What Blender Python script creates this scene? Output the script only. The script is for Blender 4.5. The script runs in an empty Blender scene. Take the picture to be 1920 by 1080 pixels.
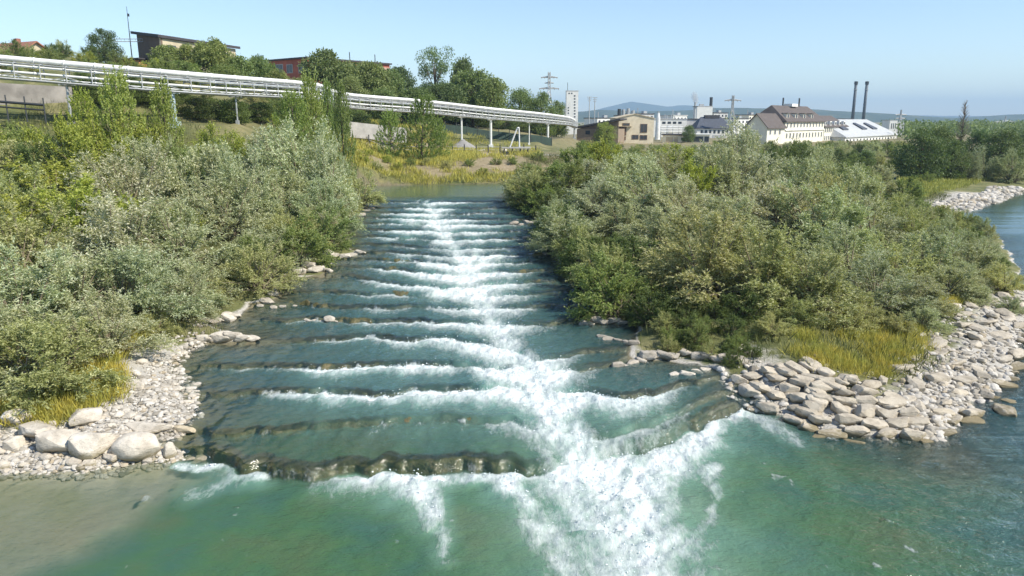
import bpy, bmesh, math, random
import numpy as np
from mathutils import Vector, Matrix

scene = bpy.context.scene
col = scene.collection
R = math.radians
rng = np.random.default_rng(7)
random.seed(7)

# ------------------------------------------------------------------ camera geometry (used to read real places off the photo)
CAM_H, FPX, PITCH = 12.0, 1387.0, R(12.8)
CP, SP = math.cos(PITCH), math.sin(PITCH)
def ray(px, py):
    u, v = (px - 960) / FPX, (540 - py) / FPX
    return u, CP + v * SP, -SP + v * CP
def gp(px, py, z=0.0):
    """ground point seen at a photo pixel, on the level z"""
    dx, dy, dz = ray(px, py)
    t = (z - CAM_H) / dz
    return dx * t, dy * t
def pt(px, py, Y):
    """point seen at a photo pixel, at distance Y"""
    dx, dy, dz = ray(px, py)
    t = Y / dy
    return dx * t, Y, CAM_H + dz * t

# ------------------------------------------------------------------ noise
def _hash(xi, yi, seed):
    h = (xi.astype(np.int64) * 374761393 + yi.astype(np.int64) * 668265263 + seed * 1442695041) & 0xffffffff
    h = ((h ^ (h >> 13)) * 1274126177) & 0xffffffff
    h = h ^ (h >> 16)
    return (h & 0xffff) / 65535.0
def vnoise(x, y, seed=0):
    x = np.asarray(x, float); y = np.asarray(y, float)
    xf, yf = np.floor(x), np.floor(y)
    fx, fy = x - xf, y - yf
    fx = fx * fx * fx * (fx * (fx * 6 - 15) + 10); fy = fy * fy * fy * (fy * (fy * 6 - 15) + 10)
    a, b = _hash(xf, yf, seed), _hash(xf + 1, yf, seed)
    c, d = _hash(xf, yf + 1, seed), _hash(xf + 1, yf + 1, seed)
    return (a * (1 - fx) + b * fx) * (1 - fy) + (c * (1 - fx) + d * fx) * fy
def fbm(x, y, seed=0, oct=4, gain=0.5):
    s, a, t = 0.0, 1.0, 0.0
    x = np.asarray(x, float); y = np.asarray(y, float)
    for k in range(oct):
        s = s + a * vnoise(x, y, seed + 17 * k); t += a
        x, y = x * 1.97 + 3.1 + 0.3 * y, y * 1.97 + 1.7 - 0.3 * x
        a *= gain
    return s / t
def sst(a, b, x):
    t = np.clip((x - a) / (b - a), 0, 1)
    return t * t * (3 - 2 * t)

# ------------------------------------------------------------------ scene helpers
def tag(o, label=None, cat=None, group=None, kind=None):
    if label: o['label'] = label
    if cat: o['category'] = cat
    if group: o['group'] = group
    if kind: o['kind'] = kind
    return o
def empty(name, loc=(0, 0, 0), rz=0.0):
    o = bpy.data.objects.new(name, None); col.objects.link(o)
    o.location = loc; o.rotation_euler = (0, 0, rz); o.empty_display_size = 0.3
    return o
def link(name, me, parent=None, loc=None, rot=None, scale=None):
    o = bpy.data.objects.new(name, me); col.objects.link(o)
    if parent: o.parent = parent
    if loc is not None: o.location = loc
    if rot is not None: o.rotation_euler = rot
    if scale is not None: o.scale = scale
    return o
def np_mesh(name, V, F, mat=None, smooth=False):
    """V (n,3), F (m,k) all faces with k corners"""
    V = np.ascontiguousarray(V, np.float32); F = np.ascontiguousarray(F, np.int32)
    me = bpy.data.meshes.new(name)
    k = F.shape[1]
    me.vertices.add(len(V)); me.vertices.foreach_set('co', V.ravel())
    me.loops.add(F.size); me.loops.foreach_set('vertex_index', F.ravel())
    me.polygons.add(len(F))
    me.polygons.foreach_set('loop_start', np.arange(0, F.size, k, dtype=np.int32))
    me.polygons.foreach_set('loop_total', np.full(len(F), k, np.int32))
    me.polygons.foreach_set('use_smooth', np.full(len(F), smooth, bool))
    me.update(calc_edges=True)
    if mat: me.materials.append(mat)
    return me
def attr(me, name, arr):
    a = me.attributes.new(name, 'FLOAT', 'POINT')
    a.data.foreach_set('value', np.ascontiguousarray(arr, np.float32).ravel())
def grid_mesh(name, X, Y, Z, mat, keep=None, attrs=None):
    ny, nx = X.shape
    idx = np.arange(ny * nx).reshape(ny, nx)
    F = np.stack([idx[:-1, :-1], idx[:-1, 1:], idx[1:, 1:], idx[1:, :-1]], -1).reshape(-1, 4)
    V = np.stack([X, Y, Z], -1).reshape(-1, 3)
    A = {k: v.ravel() for k, v in (attrs or {}).items()}
    if keep is not None:
        k = keep.ravel()
        F = F[k[F].any(1)]
        used = np.zeros(len(V), bool); used[F.ravel()] = True
        remap = np.cumsum(used) - 1
        V, F = V[used], remap[F]
        A = {n: a[used] for n, a in A.items()}
    me = np_mesh(name, V, F, mat, True)
    for n, a in A.items(): attr(me, n, a)
    return me

class MB:
    """collects boxes, bars, tubes and polygons; build() links them as ONE mesh object"""
    def __init__(s): s.v, s.f = [], []
    def add(s, vs, fs):
        n = len(s.v); s.v += [tuple(v) for v in vs]; s.f += [tuple(i + n for i in f) for f in fs]; return s
    def box(s, c, d, rz=0.0):
        cx, cy, cz = c; a, b, h = d[0] / 2, d[1] / 2, d[2] / 2
        cr, sr = math.cos(rz), math.sin(rz)
        vs = [(cx + x * cr - y * sr, cy + x * sr + y * cr, cz + z) for z in (-h, h) for x, y in ((-a, -b), (a, -b), (a, b), (-a, b))]
        return s.add(vs, [(3, 2, 1, 0), (4, 5, 6, 7), (0, 1, 5, 4), (1, 2, 6, 5), (2, 3, 7, 6), (3, 0, 4, 7)])
    def tube(s, pts, r, n=8, cap=True):
        pts = [Vector(p) for p in pts]
        rs = r if isinstance(r, (list, tuple)) else [r] * len(pts)
        vs, fs = [], []
        prev = None
        for i, p in enumerate(pts):
            d = (pts[min(i + 1, len(pts) - 1)] - pts[max(i - 1, 0)]).normalized()
            if prev is None:
                u = d.cross(Vector((0, 0, 1)))
                if u.length < 1e-3: u = d.cross(Vector((1, 0, 0)))
            else: u = prev - d * prev.dot(d)
            u.normalize(); prev = u; w = d.cross(u)
            for k in range(n):
                a = 2 * math.pi * k / n
                vs.append(p + (u * math.cos(a) + w * math.sin(a)) * rs[i])
        for i in range(len(pts) - 1):
            for k in range(n):
                a, b = i * n + k, i * n + (k + 1) % n
                fs.append((a, b, b + n, a + n))
        if cap:
            fs.append(tuple(range(n))[::-1]); m = (len(pts) - 1) * n; fs.append(tuple(range(m, m + n)))
        return s.add(vs, fs)
    def bar(s, a, b, w=0.05): return s.tube([a, b], w / 1.414, 4)
    def prism(s, poly, axis_vec):
        """closed polygon (list of 3D points) extruded along a vector"""
        n = len(poly); q = [tuple(Vector(p) + Vector(axis_vec)) for p in poly]
        fs = [tuple(range(n))[::-1], tuple(range(n, 2 * n))] + [(i, (i + 1) % n, n + (i + 1) % n, n + i) for i in range(n)]
        return s.add(list(poly) + q, fs)
    def build(s, name, mat, parent=None, smooth=False, bevel=0.0):
        me = bpy.data.meshes.new(name); me.from_pydata(s.v, [], s.f); me.materials.append(mat)
        bm = bmesh.new(); bm.from_mesh(me); bmesh.ops.recalc_face_normals(bm, faces=bm.faces); bm.to_mesh(me); bm.free()
        if smooth: me.polygons.foreach_set('use_smooth', [True] * len(me.polygons))
        o = link(name, me, parent)
        if bevel:
            m = o.modifiers.new('bevel', 'BEVEL'); m.width = bevel; m.segments = 2; m.limit_method = 'ANGLE'
        return o

# ------------------------------------------------------------------ materials
class N:
    """small node-building helper"""
    def __init__(s, name):
        s.m = bpy.data.materials.new(name); s.m.use_nodes = True
        s.t = s.m.node_tree; s.t.nodes.clear()
        s.out = s.t.nodes.new('ShaderNodeOutputMaterial')
    def n(s, typ, **kw):
        nd = s.t.nodes.new('ShaderNode' + typ)
        for k, v in kw.items():
            if k == 'i':
                for a, b in v.items(): s.put(nd, a, b)
            else: setattr(nd, k, v)
        return nd
    def put(s, nd, key, val):
        sock = nd.inputs[key]
        if isinstance(val, bpy.types.NodeSocket): s.t.links.new(val, sock)
        elif isinstance(val, (tuple, list)) and sock.type == 'RGBA' and len(val) == 3: sock.default_value = (*val, 1)
        else: sock.default_value = val
    def pos(s): return s.n('NewGeometry').outputs['Position']
    def mapped(s, vec, scale, rot=(0, 0, 0)):
        return s.n('Mapping', i={'Vector': vec, 'Scale': scale, 'Rotation': rot}).outputs[0]
    def noise(s, vec, scale, detail=4.0, rough=0.55, dist=0.0):
        return s.n('TexNoise', i={'Vector': vec, 'Scale': scale, 'Detail': detail, 'Roughness': rough, 'Distortion': dist}).outputs['Fac']
    def ramp(s, fac, stops):
        r = s.n('ValToRGB'); cr = r.color_ramp
        while len(cr.elements) < len(stops): cr.elements.new(0.5)
        for e, (p, c) in zip(cr.elements, stops):
            e.position = p; e.color = (*c, 1) if isinstance(c, tuple) else (c, c, c, 1)
        s.put(r, 'Fac', fac); return r.outputs['Color']
    def mix(s, fac, a, b, blend='MIX'):
        x = s.n('Mix', data_type='RGBA', blend_type=blend)
        s.put(x, 0, fac); s.put(x, 6, a); s.put(x, 7, b); return x.outputs[2]
    def math(s, op, a, b=0.0, c=0.0, clamp=False):
        x = s.n('Math', operation=op, use_clamp=clamp)
        s.put(x, 0, a); s.put(x, 1, b); s.put(x, 2, c); return x.outputs[0]
    def mr(s, v, a, b, c=0.0, d=1.0):
        x = s.n('MapRange', clamp=True); s.put(x, 0, v); s.put(x, 1, a); s.put(x, 2, b); s.put(x, 3, c); s.put(x, 4, d); return x.outputs[0]
    def attr(s, name): return s.n('Attribute', attribute_name=name).outputs['Fac']
    def bump(s, h, strength, dist=0.1, normal=None):
        i = {'Height': h, 'Strength': strength, 'Distance': dist}
        if normal is not None: i['Normal'] = normal
        return s.n('Bump', i=i).outputs[0]
    def bsdf(s, **i): return s.n('BsdfPrincipled', i={k.replace('_', ' '): v for k, v in i.items()}).outputs[0]
    def mixs(s, fac, a, b): return s.n('MixShader', i={0: fac, 1: a, 2: b}).outputs[0]
    def done(s, sh): s.t.links.new(sh, s.out.inputs['Surface']); return s.m

def plain(name, c, rough=0.7, metal=0.0, var=0.12, scale=3.0, bump=0.0):
    """weathered paint, plaster or metal: a base colour with broad dirt and fine grain"""
    k = N(name); p = k.pos()
    f = k.noise(p, scale, 5.0, 0.6); f2 = k.noise(k.mapped(p, (1, 1, 0.25)), scale * 0.35, 3.0, 0.6)
    lo = tuple(x * (1 - 2 * var) for x in c); hi = tuple(min(1, x * (1 + var)) for x in c)
    cc = k.mix(k.mr(f, 0.3, 0.7), lo, hi)
    cc = k.mix(k.mr(f2, 0.55, 0.8, 0, 0.5), cc, tuple(x * 0.6 for x in c))
    kw = dict(Base_Color=cc, Roughness=rough, Metallic=metal)
    if bump: kw['Normal'] = k.bump(f, bump, 0.05)
    return k.done(k.bsdf(**kw))
# ------------------------------------------------------------------ render settings, sun, sky, camera
SUN_AZ, SUN_EL = R(116), R(45)          # azimuth from +Y (away from the camera) towards +X (right)
cam = bpy.data.cameras.new('camera'); cam.sensor_width = 36; cam.lens = 36 * FPX / 1920
cam.clip_start, cam.clip_end = 0.3, 30000
camo = bpy.data.objects.new('camera', cam); col.objects.link(camo)
camo.location = (0, 0, CAM_H); camo.rotation_euler = (R(90) - PITCH, 0, 0)
scene.camera = camo
w = bpy.data.worlds.new('World'); scene.world = w; w.use_nodes = True
nt = w.node_tree; bg = nt.nodes['Background']
sky = nt.nodes.new('ShaderNodeTexSky'); sky.sky_type = 'NISHITA'; sky.sun_disc = False
sky.sun_elevation = SUN_EL; sky.sun_rotation = SUN_AZ; sky.air_density = 1.0; sky.dust_density = 0.0; sky.ozone_density = 2.2; sky.altitude = 300
nt.links.new(sky.outputs[0], bg.inputs['Color']); bg.inputs['Strength'].default_value = 0.135
sun = bpy.data.lights.new('sun', 'SUN'); sun.energy = 4.8; sun.angle = R(0.53); sun.color = (1.0, 0.93, 0.80)
suno = bpy.data.objects.new('sun', sun); col.objects.link(suno)
sd = Vector((math.sin(SUN_AZ) * math.cos(SUN_EL), math.cos(SUN_AZ) * math.cos(SUN_EL), math.sin(SUN_EL)))
suno.rotation_euler = sd.to_track_quat('Z', 'Y').to_euler(); suno.location = (60, 0, 60)
scene.view_settings.view_transform = 'Standard'; scene.view_settings.look = 'None'
scene.view_settings.exposure = 0.45; scene.view_settings.gamma = 1.0
scene.cycles.use_denoising = True
scene.cycles.max_bounces = 8; scene.cycles.transparent_max_bounces = 12; scene.cycles.volume_bounces = 0
scene.cycles.diffuse_bounces = 3; scene.cycles.glossy_bounces = 2; scene.cycles.transmission_bounces = 3
scene.cycles.caustics_reflective = False; scene.cycles.caustics_refractive = False

# ------------------------------------------------------------------ rapids: the twenty rock sills, lowest first, read off the photo
SILL_PX = [
 [(330,850),(440,862),(560,872),(700,880),(820,880),(900,866),(1010,866),(1080,850),(1180,835),(1240,815),(1290,793),(1340,773),(1400,755)],
 [(250,812),(340,806),(440,808),(540,800),(640,787),(800,785),(950,785),(1080,806),(1150,812),(1210,800),(1260,780),(1320,752),(1370,735)],
 [(340,745),(430,738),(560,733),(700,735),(920,722),(1050,728),(1150,742),(1250,730),(1345,702)],
 [(330,692),(400,690),(480,686),(650,686),(820,678),(950,690),(1060,692),(1150,684),(1220,668)],
 [(350,641),(480,637),(560,634),(640,630),(850,634),(960,650),(1000,668),(1130,655),(1190,648)],
 [(370,595),(480,597),(600,598),(720,603),(850,598),(940,607),(1100,603),(1180,598)],
 [(470,572),(540,570),(650,573),(840,575),(960,578),(1100,574),(1130,572)],
 [(500,545),(640,549),(760,551),(850,552),(930,550),(1080,547)],
 [(530,512),(600,513),(660,517),(740,530),(830,540),(930,530),(1060,524)],
 [(560,494),(700,500),(830,514),(930,508),(1040,505)],
 [(600,480),(700,484),(850,494),(1040,490)],
 [(640,468),(850,479),(1040,476)],
 [(620,454),(860,464),(1040,461)],
 [(640,441),(850,448),(1030,446)],
 [(645,428),(850,433),(1030,432)],
 [(650,416),(850,420),(1030,420)],
 [(655,407),(850,410),(1025,409)],
 [(660,398),(850,400),(1010,399)],
 [(665,388),(850,390),(1000,389)],
 [(680,378),(850,378),(975,377)],
]
NS = len(SILL_PX)
TOPZ = 4.0
DROP = np.array([0.38] + [3.62 / 19] * 19)
LEV = np.concatenate([[0], np.cumsum(DROP)])          # water level below sill i = LEV[i], above = LEV[i+1]
SILL = []
for i, pl in enumerate(SILL_PX):
    q = sorted(gp(px, py, LEV[i] + 0.6 * DROP[i]) for px, py in pl)
    SILL.append((np.array([a for a, b in q]), np.array([b for a, b in q])))
def crest(i, x):
    return np.interp(x, *SILL[i]) + 0.75 * (vnoise(np.asarray(x) * .55, 3.7 * i, 50 + i) - 0.5) + 0.42 * (vnoise(np.asarray(x) * 1.6, 5.1 * i, 70 + i) - 0.5) + 0.20 * (vnoise(np.asarray(x) * 4.1, 9.1 * i, 90 + i) - 0.5)
SPINE = np.array([(-50, 11.5), (29, 11.5), (36, 15), (50, 20), (70, 30), (95, 34), (115, 50), (160, 60), (900, 300)], float)
def in_channel(x, y): return (x < np.interp(y, SPINE[:, 0], SPINE[:, 1])) & (y > 20)
def level_smooth(x, y):
    """still level of the stepped water, no waves"""
    z = np.zeros_like(x, dtype=float)
    for i in range(NS):
        z = z + DROP[i] * sst(-0.18, 0.18, y - crest(i, x))
    return np.where(in_channel(x, y), z, 0.0)
def gpl(px, py):
    z = 0.0
    for _ in range(12):
        x, y = gp(px, py, z)
        z = 0.5 * z + 0.5 * float(level_smooth(np.array([x]), np.array([y]))[0])
    return x, y

# ------------------------------------------------------------------ shoreline: one closed outline of all the water   (x, y, rise of the bank, slope)
SHORE = [(-260, 20, .8, .2), (-60, 23.2, .8, .2)]
def sh(lst, rise, slope):
    for px, py in lst: SHORE.append((*gpl(px, py), rise, slope))
sh([(-80, 892), (0, 888), (120, 881), (215, 877), (300, 864), (322, 846), (262, 826), (236, 798), (330, 806), (352, 780), (346, 745)], 1.0, .2)
sh([(331, 700), (346, 655), (380, 643), (480, 637), (400, 617), (374, 602), (452, 594), (470, 575), (505, 564), (532, 547), (520, 521)], 1.2, .28)
sh([(615, 514), (570, 498), (672, 474), (622, 462), (640, 440), (650, 415), (660, 400), (690, 385), (660, 376), (600, 374), (560, 362)], 1.2, .3)
sh([(585, 353), (700, 348), (820, 346), (960, 343), (1060, 340)], 2.6, .3)
sh([(1072, 350), (985, 363), (962, 376), (1003, 395), (1032, 420), (1032, 450), (1038, 480), (1064, 510), (1094, 545), (1124, 574)], 1.2, .3)
sh([(1100, 600), (1180, 606), (1192, 640), (1182, 668), (1250, 672), (1340, 692), (1388, 714), (1384, 737), (1424, 765), (1480, 790), (1545, 813), (1660, 819), (1752, 820)], .85, .2)
SHORE += [(*gp(px, py), 0.9, .16) for px, py in [(1776, 800), (1815, 770), (1855, 738), (1893, 712), (1906, 680), (1916, 640), (1934, 600), (1940, 566), (1918, 520), (1892, 470)]]
SHORE += [(*gp(px, py), .9, .08) for px, py in [(1862, 432), (1815, 415), (1775, 402), (1835, 391), (1905, 368)]]
SHORE += [(98, 138, 1., .1), (140, 178, 1., .1), (230, 260, 1.2, .1), (400, 400, 1.2, .1), (700, 640, 1.2, .1), (760, 560, 1.5, .2), (430, 320, 1.5, .2),
          (290, 235, 1.5, .2), (195, 160, 1.5, .2), (140, 90, 1.5, .2), (118, 30, 1.5, .2), (118, -90, 1.5, .2), (-260, -90, 1.5, .2)]
SHORE = np.array(SHORE)
def _dense():
    out = []
    n = len(SHORE)
    for k in range(n):
        a, b = SHORE[k], SHORE[(k + 1) % n]
        L = math.hypot(b[0] - a[0], b[1] - a[1])
        near = a[1] < 130 and abs(a[0]) < 120
        m = max(1, int(L / (0.6 if near else 12)))
        for j in range(m): out.append(a + (b - a) * j / m)
    return np.array(out)
SHD = _dense()
# break the ruler-straight runs of the outline up
_nx = fbm(SHD[:, 0] * .9, SHD[:, 1] * .9, 5, 3) - .5; _ny = fbm(SHD[:, 0] * .9 + 40, SHD[:, 1] * .9, 6, 3) - .5
SHD[:, 0] += 0.9 * _nx; SHD[:, 1] += 0.7 * _ny
SHLEV = level_smooth(SHD[:, 0], SHD[:, 1])
SHT = SHD[:, 0:2]
def shore_info(x, y):
    """signed distance (+ on land), smooth water level, bank rise, bank slope, at flat arrays x, y"""
    n = len(x); sdist = np.empty(n); lev = np.empty(n); rise = np.empty(n); slope = np.empty(n)
    A = SHT; B = np.roll(SHT, -1, 0)
    for s in range(0, n, 6000):
        xx, yy = x[s:s + 6000, None], y[s:s + 6000, None]
        d2 = (xx - A[None, :, 0]) ** 2 + (yy - A[None, :, 1]) ** 2 + 1e-4
        cross = ((A[:, 1] > yy) != (B[:, 1] > yy)) & (xx < (B[:, 0] - A[:, 0]) * (yy - A[:, 1]) / (B[:, 1] - A[:, 1] + 1e-12) + A[:, 0])
        inside = cross.sum(1) % 2 == 1
        d = np.sqrt(d2.min(1))
        w_ = 1 / (d2 * d2)
        ws = w_.sum(1)
        lev[s:s + 6000] = (w_ * SHLEV).sum(1) / ws
        rise[s:s + 6000] = (w_ * SHD[:, 2]).sum(1) / ws
        slope[s:s + 6000] = (w_ * SHD[:, 3]).sum(1) / ws
        sdist[s:s + 6000] = np.where(inside, -d, d)
    return sdist, lev, rise, slope

# ------------------------------------------------------------------ pipe bridge route (needed for the hill it follows)
BR_PX = [(-260, 103, 72), (0, 125, 77), (160, 138.5, 79.5), (320, 152, 82.5), (440, 160.5, 90), (560, 168, 102), (600, 173, 108), (650, 188, 119), (800, 200, 133), (920, 212.5, 151), (1000, 219.5, 168), (1040, 223.5, 183), (1067, 227, 205), (1078, 232, 240)]
BR = [Vector(pt(*p)) for p in BR_PX]
_bt = np.array([p.y for p in BR]); _bx = np.array([p.x for p in BR])
HT = np.array([(60, 11.5, 6.5, 9), (100, 11.3, 5.5, 9), (125, 8.5, 4.5, 12), (150, 7.2, 3, 12), (185, 7., 3., 10), (230, 6.5, 1.5, 3), (300, 6, .5, 0)], float)
def terrain(x, y, info=None):
    sdist, lev, rise, slope = info if info is not None else shore_info(x, y)
    land = lev + rise * (1 - np.exp(-np.maximum(sdist, 0) * slope / np.maximum(rise, .1) * 1.3)) + 0.03 * np.clip(sdist, 0, 70)
    # hill along and behind the pipe bridge
    d = (np.interp(y, _bt, _bx) - x) * 0.93
    d = np.where(x < -36, np.minimum(d, (y - np.interp(x, _bx[:4], _bt[:4])) * .95), d)
    b0, b1, b2 = (np.interp(y, HT[:, 0], HT[:, k]) for k in (1, 2, 3))
    hill = b0 + np.where(d < 0, 0.42 * d, b1 * sst(0, 14, d) + b2 * sst(12, 70, d))
    hill = np.where(y > 60, hill, hill - (60 - y) * 0.35)
    m = sst(-2, 2, hill - land)
    land = np.where(sdist > 0, land * (1 - m) + hill * m, land)
    land = land + sst(0.5, 6, sdist) * (fbm(x * .16, y * .16, 11, 4) - .5) * 0.9
    land = land + sst(0.0, 1.5, sdist) * (fbm(x * 1.1, y * 1.1, 12, 3) - .5) * 0.25
    far = sst(350, 900, np.hypot(x, y)); land = land * (1 - far) + 3.0 * far
    dep = depth(x, y, sdist)
    wl = np.where(in_channel(x, y), level_smooth(x, y), 0.0)
    bed = wl - dep
    return np.where(sdist > 0, land, bed)
def depth(x, y, sdist):
    s = np.maximum(-sdist, 0)
    ch = in_channel(x, y) & (y > np.interp(x, *SILL[0]) - 0.3); pool = 1 + 1.2 * sst(78, 82, y)
    shelf = 2.62 * sst(-8.0, -13.5, x + .35 * (21 - y) + 1.6 * (fbm(x * .5, y * .5, 33, 3) - .5)) * sst(10, 15, y)      # sand shelf below the left beach
    shelf2 = np.exp(-((x - 15.5) / 3.6) ** 2 - ((y - 24.0) / 2.0) ** 2) * 1.3      # stony shoal off the tip
    low = 2.7 * (1 - np.exp(-s / 3.0)) - shelf * (1 - np.exp(-s / 3.0)) - shelf2
    dch = pool * 0.75 * (1 - np.exp(-s / np.where(x < -3, 4.2, 2.2)))
    d = np.where(ch, dch, np.maximum(low, (0.24 + 0.10 * fbm(x * .5, y * .5, 3, 2)) * (1 - np.exp(-s / .5))))
    return np.maximum(d + 0.16 * (1 - .8 * shelf / 2.62) * (fbm(x * .8, y * .8, 21, 3) - .5), 0.015 + 0.02 * np.minimum(s, 1))

def graded(lo, hi, step, out_lo, out_hi, g=1.22):
    a = list(np.arange(lo, hi + 1e-6, step)); s, v = step, a[-1]
    while v < out_hi: s *= g; v += s; a.append(v)
    s, v, b = step, a[0], []
    while v > out_lo: s *= g; v -= s; b.append(v)
    return np.array(b[::-1] + a)
gx = graded(-62, 62, 0.5, -9000, 9000); gy = graded(17, 128, 0.5, -400, 12000)
GX, GY = np.meshgrid(gx, gy)
INFO = shore_info(GX.ravel(), GY.ravel())
GZ = terrain(GX.ravel(), GY.ravel(), INFO).reshape(GX.shape)
GSD = INFO[0].reshape(GX.shape)
def _bil(arr, x, y):
    i = int(np.clip(np.searchsorted(gx, x) - 1, 0, len(gx) - 2)); j = int(np.clip(np.searchsorted(gy, y) - 1, 0, len(gy) - 2))
    fx = (x - gx[i]) / (gx[i + 1] - gx[i]); fy = (y - gy[j]) / (gy[j + 1] - gy[j])
    return float((arr[j, i] * (1 - fx) + arr[j, i + 1] * fx) * (1 - fy) + (arr[j + 1, i] * (1 - fx) + arr[j + 1, i + 1] * fx) * fy)
def gz(x, y): return _bil(GZ, x, y)
def gsd(x, y): return _bil(GSD, x, y)

k = N('ground_soil'); p = k.pos()
sdv, dry = k.attr('sd'), k.attr('dry')
n1, n2, n3 = k.noise(p, 0.35, 5), k.noise(p, 2.3, 5, .65), k.noise(p, 14.0, 4, .7)
grass = k.ramp(n1, [(.3, (.09, .11, .035)), (.5, (.17, .175, .06)), (.68, (.28, .25, .12))])
grass = k.mix(k.mr(n2, .35, .7, 0, .55), grass, (.05, .06, .02))
drycol = k.ramp(n2, [(.3, (.22, .17, .09)), (.55, (.33, .26, .16)), (.75, (.38, .33, .25))])
grass = k.mix(dry, grass, drycol)
grav = k.ramp(n3, [(.28, (.2, .185, .16)), (.48, (.46, .43, .38)), (.7, (.62, .59, .53))])
bed = k.ramp(n2, [(.25, (.10, .085, .045)), (.5, (.20, .175, .105)), (.75, (.30, .27, .18))])
bed = k.mix(k.mr(n3, .3, .7, 0, .7), bed, (.13, .115, .07))
gf = k.math('ADD', k.attr('sdg'), k.mr(n2, .2, .8, -.8, .8))
c = k.mix(k.mr(gf, 2.0, 3.2), grav, grass)
c = k.mix(k.attr('pave'), c, grav)
xx = k.n('SeparateXYZ', i={0: p}).outputs; sand = k.math('MULTIPLY', k.mr(xx[0], -8, -11), k.mr(xx[1], 25.5, 24))
n3s = k.math('MULTIPLY', n3, k.math('SUBTRACT', 1.0, sand))
bed = k.mix(sand, bed, k.mix(k.mr(n2, .3, .7), (.56, .50, .39), (.46, .41, .31)))
c = k.mix(k.mr(sdv, -.05, .12), bed, c)
M_ground = k.done(k.bsdf(Base_Color=c, Roughness=.95, Normal=k.bump(n3s, .6, .12)))
d_dry = np.clip(np.exp(-((GY - 114) / 22) ** 2 - ((GX + 4) / 24) ** 2) * 1.8 * sst(1.0, 4, GSD + 5 * (fbm(GX * .3, GY * .3, 32, 3) - .5)), 0, 1) * (0.55 + .8 * fbm(GX * .12, GY * .12, 31, 3))
d_dry = np.maximum(d_dry, sst(150, 210, GY) * 0.5)
d_pave = np.exp(-((GX + 6) / 22) ** 2 - ((GY - 121 - 2 * (fbm(GX * .2, GX * 0, 35, 2) - .5)) / 2.6) ** 2) + np.exp(-((GX + 15) / 6) ** 2 - ((GY - 112) / 5) ** 2) * .7 + (np.exp(-((GX - 80) / 22) ** 2 - ((GY - 112) / 9) ** 2) > .3) * (GSD < 7) * 1.0
BEACH = ((GX < -6) & (GY < 35)) | ((GX > 10.8) & (GY < 37)) | ((GX > np.interp(GY, SPINE[:, 0], SPINE[:, 1]) + 4) & ((GY < 52) | ((GY > 97) & (GY < 135))))
tm = grid_mesh('ground', GX, GY, GZ, M_ground, None, {'sd': np.clip(GSD, -5, 20), 'sdg': np.clip(GSD * np.where(BEACH, 1.0, 6.0) + np.where(BEACH, 0, 7 * (fbm(GX * .55, GY * .55, 41, 3) - .30) + 5 * sst(84, 90, GY)), -5, 20), 'dry': np.clip(d_dry, 0, 1), 'pave': np.clip(d_pave, 0, 1)})
tag(link('ground', tm), kind='structure')
# ------------------------------------------------------------------ water: one sheet for the rapids, the pools and the river
CH_PX = [(800,378),(812,395),(835,440),(862,480),(885,530),(912,580),(952,645),(1000,705),(1045,780),(1085,852)]
CHW = sorted((gpl(a, b) for a, b in CH_PX), key=lambda q: q[1])
CHX, CHY = np.array([a for a, b in CHW]), np.array([b for a, b in CHW])
def chute_x(y): return np.interp(y, CHY, CHX)
def steps(a, b, s0, s1):
    out, v = [], a
    while v < b:
        out.append(v); v += s0 + (s1 - s0) * (v - a) / (b - a)
    return out
fx = steps(-21.5, 13.5, .085, .085)
wx = np.array(list(-21.5 - np.cumsum(.085 * 1.25 ** np.arange(1, 30)))[::-1] + fx + list(fx[-1] + np.cumsum(.085 * 1.12 ** np.arange(1, 66))))
fy = steps(13.0, 32, .065, .075) + steps(32, 80, .075, .15) + steps(80, 98, .2, .6)
wy = np.array(list(13.0 - np.cumsum(.1 * 1.25 ** np.arange(1, 25)))[::-1] + fy + list(fy[-1] + np.cumsum(.6 * 1.12 ** np.arange(1, 45))))
wx = wx[(wx > -262) & (wx < 770)]; wy = wy[(wy > -90) & (wy < 645)]
WX, WY = np.meshgrid(wx, wy)
def coarse(arrfn, X, Y):
    return arrfn(X, Y)
# signed shore distance on a coarser grid, then bilinear (vectorised)
def bil_v(arr, x, y):
    i = np.clip(np.searchsorted(gx, x) - 1, 0, len(gx) - 2); j = np.clip(np.searchsorted(gy, y) - 1, 0, len(gy) - 2)
    u = (x - gx[i]) / (gx[i + 1] - gx[i]); v = (y - gy[j]) / (gy[j + 1] - gy[j])
    return (arr[j, i] * (1 - u) + arr[j, i + 1] * u) * (1 - v) + (arr[j + 1, i] * (1 - u) + arr[j + 1, i + 1] * u) * v
WSD = bil_v(GSD, WX, WY)
WDEP = depth(WX, WY, WSD)
CHN = in_channel(WX, WY)
dch = (WX - chute_x(WY)); hw = np.interp(WY, [24, 32, 45, 60, 78], [1.35, 1.05, .85, .7, .5]) * (.75 + .6 * fbm(WX * .5, WY * .5, 60, 3))
cm = np.exp(-(dch / hw) ** 2) * sst(78.5, 74, WY) * CHN
near = np.exp(-np.abs(dch) / 3.6)
Z = np.zeros_like(WX); ZR = np.zeros_like(WX); F = np.zeros_like(WX); A = np.zeros_like(WX); CRD = np.full_like(WX, 9.0)
SF = [1.0, .5, 1.2, 1.2, .95, .8, .7, .65, 1.0, 1.2, 1.15, 1.15, 1.1, 1.1, 1.1, 1.05, 1.05, 1.0, .9, .9]
leftness = sst(5.5, 1.0, -WSD)          # 1 close to the banks
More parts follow.
